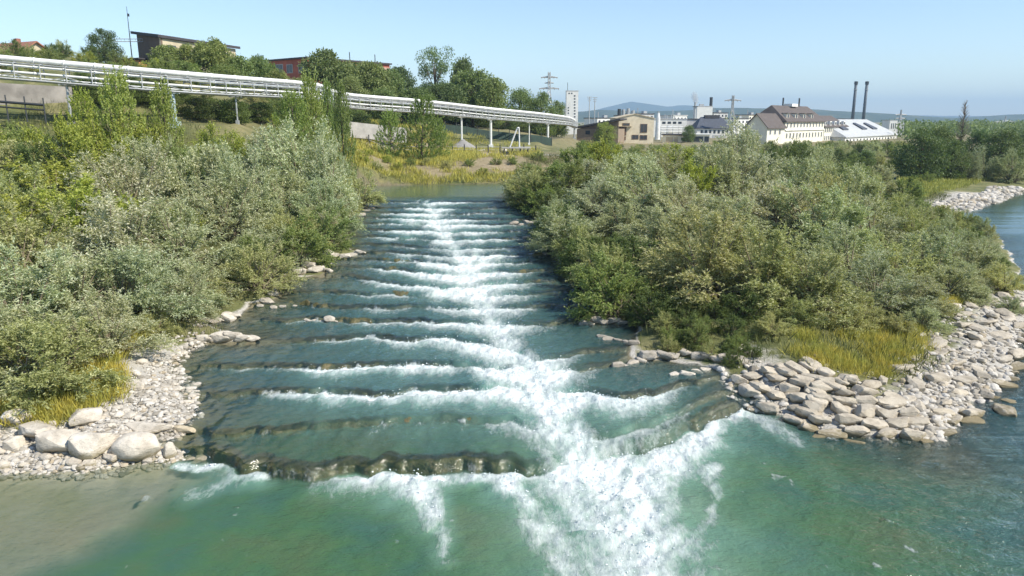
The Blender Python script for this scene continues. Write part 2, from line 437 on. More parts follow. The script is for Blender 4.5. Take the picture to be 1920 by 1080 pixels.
for i in range(NS):
    cr = crest(i, WX); t = cr - WY      # + downstream
    Z += DROP[i] * sst(-.18, .18, -t)
    ZR += DROP[i] * sst(-1.5, 1.5, -t)
    s = sst(.22, .60, fbm(WX * .38 + 7.7 * i, np.full_like(WX, i * 3.3), 200 + i, 3)) * .75 + .55 * near
    s = s * (1 - .75 * leftness) * SF[i]
    L = (.42 + .95 * fbm(WX * .55 + i * 5.1, np.full_like(WX, i * 1.7), 300 + i, 2) ** 1.5 + 1.6 * near + (.12 if i > 7 else 0)) * (1.5 if i == 0 else 1.0)
    t0 = .24 if i == 0 else .08
    tt = np.maximum(t - t0, 0)
    f = s * np.exp(-(tt / L) ** 1.3) * sst(t0 - .04, t0 + .14, t) * (1.2 + .35 * near)
    F = np.maximum(F, np.where(CHN, f, 0)); A = np.maximum(A, np.where(CHN, 1.25 * s * np.exp(-tt / (L * 2.6)) * sst(.0, .3, t), 0))
    veil = sst(.46, .70, fbm(WX * 3.6, np.full_like(WX, 4.4 * i), 600 + i, 3)) * sst(.30, .55, fbm(WX * .6, np.full_like(WX, 2.9 * i), 630 + i, 2)) * (1 - .6 * leftness)
    F = np.maximum(F, np.where(CHN, veil * np.exp(-((t - .10) / (.26 if i == 0 else .16)) ** 2) * (.40 if i == 0 else .72), 0))
    # plunge trough and standing hump
    Z += np.where(CHN, DROP[i] * s * (-.22 * np.exp(-((t - .32) / .16) ** 2) + .30 * np.exp(-((t - .78) / .3) ** 2)), 0) * (.3 if i == 0 else 1)
    CRD = np.minimum(CRD, np.abs(t + .04) if i else np.maximum(np.abs(t + .14) - .16, 0))
A *= sst(20.3, 23.8, WY); F *= sst(20.3, 22.5, WY)
Z = np.where(CHN, Z, 0); ZR = np.where(CHN, ZR, 0)
streak = fbm(WX * 2.4, WY * .9, 61, 4); up = sst(43, 50, WY) * sst(79, 75, WY) * CHN; big = fbm(WX * .5, WY * .35, 62, 3)
Z = Z * (1 - cm) + (ZR - .10) * cm
cfade = np.interp(WY, [30, 45, 62, 78], [1, .92, .72, .45])
F = np.maximum(F, cm * (.30 + .98 * streak) * cfade); A = np.maximum(A, cm)
F = np.maximum(F, np.exp(-np.abs(dch) / 2.0) * sst(78, 70, WY) * CHN * (WY > 25) * (.10 + .72 * streak) * cfade); A = np.maximum(A, np.exp(-np.abs(dch) / 3.0) * CHN * sst(79, 72, WY) * .8)
# currents of broken water in the pool below the lowest sill, laid out on the river
STROKES = [
 [(1085,858,1.2,1.15),(1160,930,1.75,1.05),(1190,1000,1.8,.95),(1200,1090,1.8,.80),(1215,1250,1.7,.6),(1240,1500,2.0,.4)],
 [(1325,806,.8,1.05),(1250,850,1.25,1.1),(1180,900,1.5,1.0),(1170,980,1.5,.9)],
 [(1392,765,.45,1.0),(1340,790,.65,1.05),(1300,812,.8,1.05)],
 [(1390,767,.40,.95),(1440,795,.5,.66),(1500,832,.4,.48)],
 [(330,870,.22,.85),(420,878,.5,.85),(485,890,.55,.75)],
 [(440,888,.5,.66),(395,906,.45,.46),(345,935,.3,.34)],
 [(500,888,.45,.75),(450,905,.35,.5)],
 [(560,884,.3,.85),(700,895,.55,1.05),(770,905,.8,1.1),(850,898,.55,.92),(1000,885,.6,1.0)],
 [(690,900,.5,.7),(770,915,.8,.95),(800,955,.55,.75),(830,1000,.35,.6),(842,1050,.28,.42)],
 [(930,900,.5,.95),(990,950,.6,.8),(1040,1020,.6,.66),(1055,1090,.6,.55)],
 [(1330,880,.5,.75),(1352,940,.35,.5),(1300,1010,.4,.45)],
 [(1150,940,2.3,.62),(1210,1090,2.2,.56)],
]
def stroke_field(st, grow=1.0):
    q = [(*gp(a, b), h, i_) for a, b, h, i_ in st]
    out = np.zeros_like(WX)
    for (x0, y0, h0, i0), (x1, y1, h1, i1) in zip(q[:-1], q[1:]):
        dx, dy = x1 - x0, y1 - y0
        tt = np.clip(((WX - x0) * dx + (WY - y0) * dy) / (dx * dx + dy * dy), 0, 1)
        d = np.hypot(WX - x0 - tt * dx, WY - y0 - tt * dy) / ((h0 + tt * (h1 - h0)) * grow)
        out = np.maximum(out, (i0 + tt * (i1 - i0)) * np.exp(-d ** 2.2 * .8))
    return out
lowm = sst(-.12, -.42, WY - crest(0, WX)) * ~((WX > 13) & (WY > 33))
wob_x, wob_y = .9 * (fbm(WX * .7, WY * .7, 71, 3) - .5), .9 * (fbm(WX * .7, WY * .7, 72, 3) - .5)
_X, _Y = WX, WY
WX, WY = WX + wob_x, WY + wob_y
FS = np.zeros_like(F); AS = np.zeros_like(F)
for st in STROKES:
    FS = np.maximum(FS, stroke_field(st)); AS = np.maximum(AS, stroke_field(st, 1.75))
WX, WY = _X, _Y
FS *= (.62 + .75 * fbm(WX * 1.5, WY * 1.1, 63, 4))
F = np.maximum(F, FS * lowm); A = np.maximum(A, AS * lowm)
# stray flecks on the pool below
fleck = sst(.70, .84, fbm(WX * 2.1, WY * 1.7, 64, 4)) * sst(.42, .62, big)
F = np.maximum(F, fleck * .46 * lowm * (WY > 8) * (np.abs(WX - 1) < 13))
F = np.maximum(F, up * (.0 + .70 * streak) * np.exp(-np.abs(dch) / 5.0) * (1 - leftness)); A = np.maximum(A, up * .5 * np.exp(-np.abs(dch) / 7))
F = F * sst(-.02, .25, -WSD)
# surface relief
chop = (fbm(WX * 1.2, WY * 1.0, 65, 4) - .5)
CHU = CHN & (WY > crest(0, WX) - .4); calm = CHN * sst(76.5, 79, WY); Z += np.where(CHU, (1 - calm) * (.13 * chop + .07 * (fbm(WX * 3.3, WY * 2.6, 69, 3) - .5)), .09 * chop * np.where(WY < 25.5, .12 + .88 * sst(-13, -6.5, WX), 1)) + .24 * np.clip(F, 0, 1.1) * (fbm(WX * 3.1, WY * 2.4, 66, 4) - .42) + .10 * np.clip(F, 0, 1) * (fbm(WX * 7.5, WY * 6, 76, 3) - .5) + .20 * cm * (fbm(WX * 1.3, WY * .8, 67, 3) - .5)
Z += lowm * .30 * np.clip(FS, 0, 1) * (fbm(WX * .9, WY * .8, 68, 3) - .45)
film = np.clip(.10 + 2.6 * np.maximum(CRD - .16, 0), 0, 3)
WDEP = np.minimum(WDEP, np.where(CHN & (WY < 78), film + cm * .6, 9))
deep = sst(.9, 2.6, WDEP)
keep = WSD < 1.4
LEVG = level_smooth(_X, _Y)
def lev_v(x, y):
    i = np.clip(np.searchsorted(wx, x), 0, len(wx) - 1); j = np.clip(np.searchsorted(wy, y), 0, len(wy) - 1)
    return LEVG[j, i]
def gpl_v(px, py):
    z = np.zeros_like(px)
    for _ in range(14):
        x, y = gp(px, py, z); z = .5 * z + .5 * lev_v(x, y)
    return x, y
def gpl(px, py):
    x, y = gpl_v(np.array([float(px)]), np.array([float(py)])); return float(x[0]), float(y[0])
def gsd_v(x, y): return bil_v(GSD, x, y)
def gz_v(x, y): return bil_v(GZ, x, y)
k = N('river_water'); p = k.pos()
fo, ae, de = k.attr('foam'), k.attr('aerated'), k.attr('depth')
sep = k.n('SeparateXYZ', i={0: p}); px_, py_ = sep.outputs[0], sep.outputs[1]
nA = k.noise(k.mapped(p, (1.1, .5, 1), (0, 0, R(-14))), 1.6, 6, .62, .5); nB = k.noise(k.mapped(p, (1.25, .5, 1), (0, 0, R(-16))), 6.0, 7, .7, .5); nC = k.noise(p, .28, 3)
fm = k.math('ADD', fo, k.math('MULTIPLY', k.math('SUBTRACT', nB, .5), .95))
fm = k.math('ADD', fm, k.math('MULTIPLY', k.math('SUBTRACT', nA, .5), .6))
fmask = k.mr(fm, .30, 1.05)
body = k.ramp(nC, [(.34, (.078, .122, .052)), (.48, (.056, .126, .054)), (.64, (.044, .112, .074))])
body = k.mix(k.mr(py_, 24.5, 30), body, (.040, .118, .124))  # bluer upstream: sky reflection put into the body colour
body = k.mix(k.mr(py_, 76, 81), body, (.050, .122, .088))
body = k.mix(k.math('MULTIPLY', k.mr(px_, 10, 19), k.mr(nC, .3, .6, .6, 1)), body, (.032, .078, .085))
body = k.mix(k.mr(ae, .05, 1.0, 0, .60), body, (.26, .44, .36))
alpha = k.math('SUBTRACT', 1.0, k.math('POWER', 2.718, k.math('MULTIPLY', de, -1.75)))
alpha = k.math('MAXIMUM', alpha, k.mr(ae, .1, .9, 0, .9))
rip = k.noise(k.mapped(p, (.9, 1.5, 1), (0, 0, R(28))), 2.1, 5, .6, .3); rip2 = k.noise(k.mapped(p, (1, 1.7, 1), (0, 0, R(-20))), 7.0, 3, .6)
hgt = k.math('ADD', rip, k.math('MULTIPLY', rip2, .30))
hgt = k.math('ADD', hgt, k.math('MULTIPLY', fmask, k.mr(nB, .3, .7, .1, .9)))
bd = k.math('ADD', k.mr(px_, 8, 18, .10, .30), k.mr(py_, 26, 50, 0, .24))
bd = k.math('MULTIPLY', bd, k.mr(px_, 26, 42, 1, .12)); bd = k.math('MULTIPLY', bd, k.mr(py_, 77, 80, 1, .14)); bd = k.math('MULTIPLY', bd, k.mr(px_, -11, -6.5, .22, 1))
nrm = k.bump(hgt, .85, bd)
dif = k.n('BsdfDiffuse', i={'Color': body, 'Normal': nrm}).outputs[0]
tr = k.n('BsdfTransparent', i={'Color': (.96, .99, .97)}).outputs[0]
und = k.mixs(alpha, tr, dif)
gl = k.n('BsdfGlossy', i={'Color': (1, 1, 1), 'Roughness': .09, 'Normal': nrm}).outputs[0]
fr = k.n('Fresnel', i={'IOR': 1.33, 'Normal': nrm}).outputs[0]
wat = k.mixs(fr, und, gl)
foamc = k.mix(k.mr(nA, .3, .7), (.58, .66, .64), (.74, .77, .76))
fo_s = k.bsdf(Base_Color=foamc, Roughness=.7, Normal=k.bump(nB, .5, .2))
M_water = k.done(k.mixs(k.math('MULTIPLY', fmask, .96), wat, fo_s))
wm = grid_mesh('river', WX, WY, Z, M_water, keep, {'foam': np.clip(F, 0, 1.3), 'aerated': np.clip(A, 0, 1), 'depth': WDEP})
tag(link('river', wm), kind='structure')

# ------------------------------------------------------------------ the rock sills themselves: long low dams of mossy stones just under the lip of each step
ORD = ['lowest', 'second', 'third', 'fourth', 'fifth', 'sixth', 'seventh', 'eighth', 'ninth', 'tenth', 'eleventh', 'twelfth', 'thirteenth', 'fourteenth', 'fifteenth', 'sixteenth', 'seventeenth', 'eighteenth', 'nineteenth', 'topmost']
k = N('mossy_rock'); p = k.pos()
n1, n2 = k.noise(p, 3.0, 5, .65), k.noise(p, 11, 4, .7)
c = k.ramp(n1, [(.3, (.055, .055, .018)), (.48, (.11, .098, .034)), (.6, (.17, .135, .065)), (.78, (.28, .235, .15))])
c = k.mix(k.mr(n2, .45, .7, 0, .8), c, (.05, .06, .016))
M_mossy = k.done(k.bsdf(Base_Color=c, Roughness=.45, Normal=k.bump(n2, .8, .08)))
SILL_GAP = []
for i in range(NS):
    xs_, ys_ = SILL[i]
    step = .09 if i < 9 else .14
    X1 = np.arange(xs_[0] - .8, xs_[-1] + .8, step)
    T1 = np.linspace(-.75, .55, 22 if i < 9 else 14)
    XX, TT = np.meshgrid(X1, T1)
    YY = crest(i, XX) - TT
    wl = LEV[i] + DROP[i] * sst(-.18, .18, -TT)
    cmx = np.exp(-((XX - chute_x(YY)) / 1.7) ** 2)
    lump = fbm(XX * 2.3, YY * 2.3, 400 + i, 4) - .5
    fm_ = fbm(XX * .45 + 3 * i, np.full_like(XX, 2.2 * i), 500 + i, 3)
    zz = wl - (.085 if i else .16) - 1.1 * np.maximum(np.abs(TT + (.04 if i else .12)) - (.15 if i else .28), 0) + (0 if i else .01) + (.26 if i else .15) * lump + .40 * (fm_ - .60) - .55 * cmx
    zz += .05 * (vnoise(XX * 7, YY * 7, 430 + i) - .5)
    me = grid_mesh('rock_sill', XX, YY, zz, M_mossy)
    tag(link('rock_sill', me), f'low mossy brown rock sill under the white water, {ORD[i]} step of the rapids' if i in (0, NS - 1) else f'low mossy brown rock sill across the rapids, {ORD[i]} step counted from the bottom', 'rock sill', 'rock sills stepping up the rapids', 'thing')

# ------------------------------------------------------------------ spray thrown up by the white water: uncountable
r_ = np.random.default_rng(21); fl = F.ravel() * (WY.ravel() < 46) * (WY.ravel() > 14) * (np.abs(WX.ravel()) < 16); pr = np.clip(fl - .55, 0, .6) ** 1.5
ii = r_.choice(len(pr), 5200, p=pr / pr.sum())
SX, SY, SZ = WX.ravel()[ii] + r_.normal(0, .05, 5200), WY.ravel()[ii] + r_.normal(0, .05, 5200), Z.ravel()[ii] + r_.exponential(.07, 5200) + .01
sz = .008 + .026 * r_.random(5200) ** 2.5
octa = np.array([(1, 0, 0), (-1, 0, 0), (0, 1, 0), (0, -1, 0), (0, 0, .8), (0, 0, -.8)]); of = np.array([(0, 2, 4), (2, 1, 4), (1, 3, 4), (3, 0, 4), (2, 0, 5), (1, 2, 5), (3, 1, 5), (0, 3, 5)])
V = (octa[None] * sz[:, None, None] * r_.uniform(.6, 1.5, (5200, 1, 3)) + np.stack([SX, SY, SZ], 1)[:, None]).reshape(-1, 3)
k = N('spray_water'); M_spray = k.done(k.bsdf(Base_Color=(.82, .86, .86), Roughness=.35))
tag(link('spray', np_mesh('spray', V, (of[None] + 6 * np.arange(5200)[:, None, None]).reshape(-1, 3), M_spray)), kind='stuff')
# ------------------------------------------------------------------ rocks
def ico(sub):
    bm = bmesh.new(); bmesh.ops.create_icosphere(bm, subdivisions=sub, radius=1.0)
    V = np.array([v.co[:] for v in bm.verts]); F = np.array([[v.index for v in f.verts] for f in bm.faces]); bm.free(); return V, F
ICO3, ICO1 = ico(4), ico(2)
def shape_rock(V, seed, cuts, lo, hi, rough, blocky=False):
    r_ = np.random.default_rng(seed); V = V.copy()
    if blocky:
        m = np.abs(V).max(1, keepdims=True); V = V * (0.45 + .55 / m)
    nrm = r_.normal(size=(cuts, 3)); nrm /= np.linalg.norm(nrm, axis=1, keepdims=True)
    for n_ in nrm:
        d = r_.uniform(lo, hi); q = V @ n_ - d; V -= np.maximum(q, 0)[:, None] * n_[None] * .95
    for s_, a_ in ((2.2, rough), (6.0, rough * .4)):
        o = r_.uniform(0, 99, 3)
        n3 = fbm(V[:, 0] * s_ + V[:, 2] * s_ * .7 + o[0], V[:, 1] * s_ - V[:, 2] * s_ * .6 + o[1], seed, 3) - .5
        V = V * (1 + a_ * n3[:, None])
    return V / np.abs(V).max(0)
k = N('limestone'); p = k.pos()
gen = k.n('TexCoord').outputs['Generated']; gzv = k.n('SeparateXYZ', i={0: gen}).outputs[2]
ob = k.n('ObjectInfo').outputs
n1, n2, n3 = k.noise(p, 1.7, 5, .6), k.noise(k.mapped(p, (1, 1, 2.4)), 6.5, 5, .65), k.noise(p, 30, 3, .7)
c = k.ramp(n1, [(.3, (.36, .315, .255)), (.5, (.53, .475, .395)), (.7, (.64, .585, .50))])
c = k.mix(k.mr(n2, .55, .75, 0, .7), c, (.24, .21, .165)); c = k.mix(k.mr(n3, .62, .8, 0, .5), c, (.2, .185, .16))
wet = k.mr(k.math('ADD', gzv, k.mr(n2, .3, .7, -.12, .12)), .24, .46, 1, 0)
wet = k.math('MAXIMUM', wet, k.mr(k.math('ADD', k.n('SeparateXYZ', i={0: p}).outputs[2], k.mr(n2, .3, .7, -.1, .1)), .10, .24, 1, 0))
c = k.mix(k.math('MULTIPLY', wet, .8), c, (.17, .14, .065))
c = k.mix(1.0, c, ob['Color'], 'MULTIPLY')
M_rock = k.done(k.bsdf(Base_Color=c, Roughness=.88, Normal=k.bump(k.math('ADD', n2, k.math('MULTIPLY', n3, .4)), .7, .07)))
BLOCKS = [np_mesh('boulder', shape_rock(ICO3[0], 900 + s, 7, .62, .92, .13, True), ICO3[1], M_rock, True) for s in range(9)]
ROUND = [np_mesh('boulder', shape_rock(ICO3[0], 950 + s, 9, .72, .95, .14, False), ICO3[1], M_rock, True) for s in range(8)]
for me in BLOCKS:
    me.polygons.foreach_set('use_smooth', [True] * len(me.polygons)); me.set_sharp_from_angle(angle=R(28))
def ordw(n):
    base = ['first', 'second', 'third', 'fourth', 'fifth', 'sixth', 'seventh', 'eighth', 'ninth', 'tenth', 'eleventh', 'twelfth', 'thirteenth', 'fourteenth', 'fifteenth', 'sixteenth', 'seventeenth', 'eighteenth', 'nineteenth', 'twentieth']
    if n < 20: return base[n]
    tens = {2: 'twenty', 3: 'thirty', 4: 'forty', 5: 'fifty', 6: 'sixty'}
    t, u = divmod(n + 1, 10)
    return (tens[t][:-1] + 'ieth') if u == 0 else tens[t] + '-' + base[u - 1]
nrock = 0
def rock(x, y, w_, d_, h_, label, group=None, rz=None, kind='b', sink=.3, tone=1.0, z=None, tilt=6, warm=0.0):
    global nrock; nrock += 1
    me = random.choice(BLOCKS if kind == 'b' else ROUND)
    if z is None: z = max(gz(x, y), float(lev_v(x, y)) - .15 if gsd(x, y) < .3 else -9)
    o = link('boulder', me, None, (x, y, z + h_ * (.5 - sink)), (R(random.uniform(-tilt, tilt)), R(random.uniform(-tilt, tilt)), rz if rz is not None else random.uniform(0, 6.28)), (w_ / 2, d_ / 2, h_ / 2))
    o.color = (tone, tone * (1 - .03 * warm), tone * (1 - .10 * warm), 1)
    tag(o, label, 'rock', group); return o
def rpx(px, py, wpx, hpx, label, **kw):
    x, y = gpl(px, py); s = math.hypot(y, CAM_H) / FPX
    w_ = wpx * s; h_ = hpx * s * kw.pop('hf', .95)
    return rock(x, y, w_, w_ * kw.pop('df', .8), h_, label, kw.pop('group', None), **kw)
# big stones at the foot of the left bank
gL = 'big boulders at the foot of the left bank'
rpx(260, 860, 84, 54, 'large smooth rounded white boulder standing in the water beside the lowest sill', group=gL, kind='r', rz=.1, tone=1.22, sink=.22, tilt=2)
rpx(178, 850, 84, 48, 'cracked pale boulder just left of the large smooth white boulder', group=gL, kind='b', rz=.15, tone=1.2, sink=.2, tilt=3)
rpx(112, 838, 72, 44, 'grey weathered block between the cracked boulder and the grass', group=gL, kind='b', rz=-.3, tone=1.14, sink=.2)
rpx(72, 818, 70, 30, 'low grey slab leaning behind the weathered block', group=gL, kind='b', rz=-.35, tone=1.05, sink=.2)
rpx(32, 798, 56, 34, 'pale humped rock against the yellow grass at the beach edge', group=gL, kind='r', tone=1.15, sink=.2)
rpx(320, 858, 24, 40, 'small upright white stone at the left end of the lowest sill', group=gL, kind='r', tone=1.15, df=.7, sink=.15)
rpx(278, 806, 92, 22, 'long flat overhanging slab above the big white boulder', group=gL, kind='b', rz=-.1, df=.35, tone=1.15, sink=.1, tilt=2)
rpx(345, 805, 44, 18, 'yellowish flat slab ending the second sill', group=gL, kind='b', rz=-.15, df=.45, tone=1.0, warm=2.4, tilt=2)
rpx(28, 842, 36, 38, 'upright pale rock at the far left of the boulder beach', group=gL, kind='b', tone=1.1)
rpx(165, 800, 60, 34, 'pale sloping rock lying between beach cobbles and the cracked boulder', group=gL, kind='b', tone=1.1)
rpx(234, 748, 22, 20, 'single white stone at the tip of the yellow grass', group=gL, kind='r', tone=1.2)
rpx(168, 876, 24, 16, 'small square white stone in the shallows before the cracked boulder', group=gL, kind='b', tone=1.15)
rpx(208, 868, 44, 16, 'flat pale stone in the shallows before the large smooth boulder', group=gL, kind='b', tone=1.15, df=.5)
# cobbles of the left beach that can be told apart by size only: one shared description
n = 0
while n < 42:
    px, py = random.uniform(-60, 372), random.uniform(610, 888)
    x, y = gpl(px, py); s = gsd(x, y)
    lim = 3.4 if py > 690 else 1.3
    if not (-.2 < s < lim) or random.random() < s / (lim * 1.5): continue
    w_ = random.uniform(.28, .62)
    rock(x, y, w_, w_ * random.uniform(.6, .95), w_ * random.uniform(.4, .7), 'small angular pale cobble lying on the stony beach below the left bank', 'cobbles on the left beach', kind=random.choice('brr'), tone=random.uniform(.95, 1.22), tilt=14); n += 1
# stones along the spits and sills, left then right:   (px0,py0, px1,py1, count, size px, tone, place)
SPITS = [
 (384, 605, 448, 594, 5, 26, 1.05, 'on the left bank spit of the sixth sill'),
 (372, 640, 482, 636, 6, 34, 1.08, 'on the left bank spit of the fifth sill'),
 (574, 600, 636, 599, 5, 20, .9, 'half-drowned on the left part of the sixth sill'),
 (480, 570, 600, 574, 6, 15, .85, 'on the left part of the seventh sill'),
 (536, 513, 622, 508, 5, 30, 1.0, 'in the lower row of blocks beside the left willows'),
 (550, 500, 618, 494, 5, 24, 1.0, 'in the middle row of blocks beside the left willows'),
 (590, 487, 682, 474, 6, 24, 1.03, 'in the upper row of blocks beside the left willows'),
 (600, 478, 650, 464, 4, 20, .95, 'behind the three rows of blocks by the left willows'),
 (640, 420, 700, 388, 6, 18, .8, 'on the grey shoal at the upper left of the rapids'),
 (490, 567, 520, 556, 2, 26, 1.0, 'at the foot of the left willows by the eighth sill'),
 (350, 700, 372, 745, 4, 18, 1.0, 'in the brown shallows beside the third sill'),
 (352, 762, 372, 715, 4, 20, 1.05, 'at the edge of the cobble beach above the second sill'),
 (1092, 606, 1178, 603, 5, 26, .72, 'in shade where the sixth sill meets the island'),  # rows in shade: the shade is put into a darker stone tone
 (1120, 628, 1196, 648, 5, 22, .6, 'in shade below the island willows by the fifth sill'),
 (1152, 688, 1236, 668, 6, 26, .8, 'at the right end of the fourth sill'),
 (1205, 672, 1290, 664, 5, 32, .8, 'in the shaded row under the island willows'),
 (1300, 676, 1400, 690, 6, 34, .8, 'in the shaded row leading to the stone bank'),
 (1256, 704, 1336, 690, 4, 30, 1.1, 'sunlit in the quiet pool beside the third sill'),
 (960, 420, 1028, 412, 6, 18, .75, 'on the weedy islet at the upper right of the rapids'),
 (980, 446, 1030, 440, 4, 14, .55, 'beside the overhanging willows'),
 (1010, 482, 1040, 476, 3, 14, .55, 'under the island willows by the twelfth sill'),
]
DESC = ['flat', 'square', 'long', 'rounded', 'angular', 'low', 'tilted', 'blunt']
for a in SPITS:
    x0, y0, x1, y1, cnt, sz, tone, place = a
    for j in range(cnt):
        t = (j + .5) / cnt
        wpx = sz * random.uniform(.75, 1.25)
        side = ', ' + ordw(j) + ' from left'
        lab = 'block ' + place + side
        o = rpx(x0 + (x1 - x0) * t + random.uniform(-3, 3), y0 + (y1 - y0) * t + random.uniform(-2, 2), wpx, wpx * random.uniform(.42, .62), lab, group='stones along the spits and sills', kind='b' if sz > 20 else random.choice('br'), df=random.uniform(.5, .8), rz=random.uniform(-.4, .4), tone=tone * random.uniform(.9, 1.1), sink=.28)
        o['label'] = ('dark ' if tone < .6 else 'grey ' if tone < .95 else 'pale ') + lab  # first word follows the stone's overall tone
# the stone bank at the tip of the island: courses of blocks following the shore
TIP = [gpl(*q) for q in [(1372, 706), (1394, 740), (1430, 768), (1482, 793), (1545, 815), (1655, 822), (1752, 822)]]
EAST = [gp(*q) for q in [(1752, 822), (1782, 800), (1820, 770), (1860, 740), (1898, 712), (1912, 680), (1924, 640), (1942, 600), (1950, 570)]]
def walk(line, off, pitch):
    P = np.array(line); seg = np.hypot(*(P[1:] - P[:-1]).T); cum = np.concatenate([[0], np.cumsum(seg)])
    out, s = [], pitch * .5
    while s < cum[-1]:
        i = int(np.clip(np.searchsorted(cum, s) - 1, 0, len(seg) - 1)); t = (s - cum[i]) / seg[i]
        i2 = min(i + 1, len(seg) - 1); tan = (P[i + 1] - P[i]) / seg[i]; tan2 = (P[i2 + 1] - P[i2]) / seg[i2]
        tg = tan * (1 - t) + tan2 * t; tg /= np.linalg.norm(tg)
        nrm = np.array([-tg[1], tg[0]])
        c_ = P[i] + (P[i + 1] - P[i]) * t
        out.append((c_ + nrm * off, math.atan2(tg[1], tg[0]))); s += pitch * random.uniform(.85, 1.15)
    return out
CRS = ['waterline', 'second', 'third', 'fourth', 'fifth', 'topmost']
for c_ in range(6):
    for j, (q, a) in enumerate(walk(TIP, .15 + .72 * c_, [1.0, .95, 1.05, 1.0, 1.1, 1.2][c_])):
        w_ = random.uniform(.8, 1.25)
        x, y = q + np.random.default_rng(c_ * 100 + j).normal(0, .07, 2)
        if c_ > 3 and x < 10.6: continue
        rock(x, y, w_, random.uniform(.58, .85), random.uniform(.36, .56), f'grey limestone block in the {CRS[c_]} course of the stone bank, {ordw(j)} from the rapids', 'blocks of the stone bank', rz=a + random.uniform(-.22, .22), warm=.8, tone=random.uniform(.8, 1.02), sink=.18, tilt=9, z=max(gz(x, y) - .05, -.12))
for c_ in range(4):
    for j, (q, a) in enumerate(walk(EAST, .0 + 1.15 * c_, [1.55, 1.5, 1.7, 1.9][c_])):
        w_ = random.uniform(.8, 1.6)
        x, y = q + np.random.default_rng(c_ * 77 + j).normal(0, .3, 2)
        rock(x, y, w_, w_ * random.uniform(.4, .7), w_ * random.uniform(.2, .34), f'flat rough slab in the {["waterline", "second", "third", "innermost"][c_]} line of the river shore, {ordw(j)} from the tip', 'slabs along the island river shore', rz=a + random.uniform(-.6, .9), tone=random.uniform(.78, 1.0), warm=.7, sink=.25, tilt=13)
WS = [(1818, 788, 52, 'flat pale slab lying alone in the river off the tip'), (1806, 776, 30, 'dark humped stone beside the pale slab in the river'), (1858, 744, 44, 'low jagged slab in the river off the second bend'), (1896, 752, 40, 'broken slab at the right edge of the river shallows'),
      (1880, 722, 50, 'long broken ledge in the river near the right edge'), (1905, 690, 34, 'small ledge stone in the river below the upper shore'), (1765, 782, 44, 'sunken yellowish slab between the tip and the pale slab'), (1782, 805, 22, 'small stone awash in the river just off the tip'),
      (1535, 818, 44, 'yellow wet stone awash below the middle of the stone bank'), (1480, 800, 30, 'yellow wet stone awash near the left end of the stone bank'), (1600, 826, 44, 'flat wet stone awash in front of the stone bank'), (1738, 826, 40, 'rounded stone at the outermost point of the tip')]
for px, py, wpx, lab in WS:
    rpx(px, py, wpx, wpx * .36, lab, group='stones awash off the island', kind=random.choice('br'), df=.6, rz=random.uniform(-.5, .2), tone=.95, warm=1.4, sink=.35)
# loose gravel between them: uncountable
def gravel(name, pts, smin, smax, mat, seed):
    r_ = np.random.default_rng(seed); V, F = [], []
    protos = [shape_rock(ICO1[0], 700 + s, 5, .6, .9, .15) for s in range(6)]
    for j, (x, y, z) in enumerate(pts):
        a = r_.uniform(0, 6.28); s = smin + (smax - smin) * r_.random() ** 2.2
        P = protos[j % 6] * np.array([1, r_.uniform(.6, 1), r_.uniform(.45, .8)]) * s * .5
        ca, sa = math.cos(a), math.sin(a)
        V.append(np.stack([P[:, 0] * ca - P[:, 1] * sa + x, P[:, 0] * sa + P[:, 1] * ca + y, P[:, 2] + z], 1)); F.append(ICO1[1] + 42 * j)
    me = np_mesh(name, np.concatenate(V), np.concatenate(F), mat, False)
    return tag(link(name, me), kind='stuff')
k = N('gravel_stone'); p = k.pos()
rnd = k.n('NewGeometry').outputs['Random Per Island']
c = k.ramp(rnd, [(0, (.22, .195, .155)), (.3, (.42, .385, .33)), (.75, (.60, .56, .50)), (1, (.38, .31, .21))])
c = k.mix(k.mr(k.noise(p, 9, 3), .5, .75, 0, .6), c, (.26, .24, .2))
M_gravel = k.done(k.bsdf(Base_Color=c, Roughness=.9))
def pick(n, sampler, cond, seed, dz=.03):
    """n points (x, y, z) drawn with sampler(rng, m) where cond(x, y, rng) holds"""
    r_ = np.random.default_rng(seed); out = []; have = 0
    for _ in range(60):
        x, y = sampler(r_, 20000); m = cond(x, y, r_); x, y = x[m], y[m]
        out.append(np.stack([x, y, gz_v(x, y) + dz], 1)); have += len(x)
        if have >= n: break
    return np.concatenate(out)[:n]
def pxbox(x0, x1, y0, y1): return lambda r_, m: gpl_v(r_.uniform(x0, x1, m), r_.uniform(y0, y1, m))
def wbox(x0, x1, y0, y1): return lambda r_, m: (r_.uniform(x0, x1, m), r_.uniform(y0, y1, m))
def c_beach(x, y, r_):
    s = gsd_v(x, y); lim = np.where(y < 31, 3.8, 1.2)
    return (s > -.5) & (s < lim) & (r_.random(len(x)) > np.maximum(0, s) / lim * .7)
gravel('beach_gravel', pick(4300, pxbox(-120, 390, 560, 892), c_beach, 1), .06, .34, M_gravel, 1)
def c_shore(x, y, r_):
    s = gsd_v(x, y); return (s > -.6) & (s < 4.4) & (r_.random(len(x)) > np.maximum(0, s) / 6)
gravel('shore_gravel', np.concatenate([pick(800, pxbox(1350, 1800, 690, 830), c_shore, 2), pick(1900, pxbox(1700, 1990, 560, 830), c_shore, 3)]), .1, .5, M_gravel, 2)
def c_bar(x, y, r_):
    s = gsd_v(x, y); return (s > -1) & (s < 5 + 2 * (fbm(x * .2, y * .2, 44, 2) - .5))
gravel('bar_gravel', pick(1500, wbox(55, 108, 90, 132), c_bar, 4, 0), .15, 1.3, M_gravel, 3)
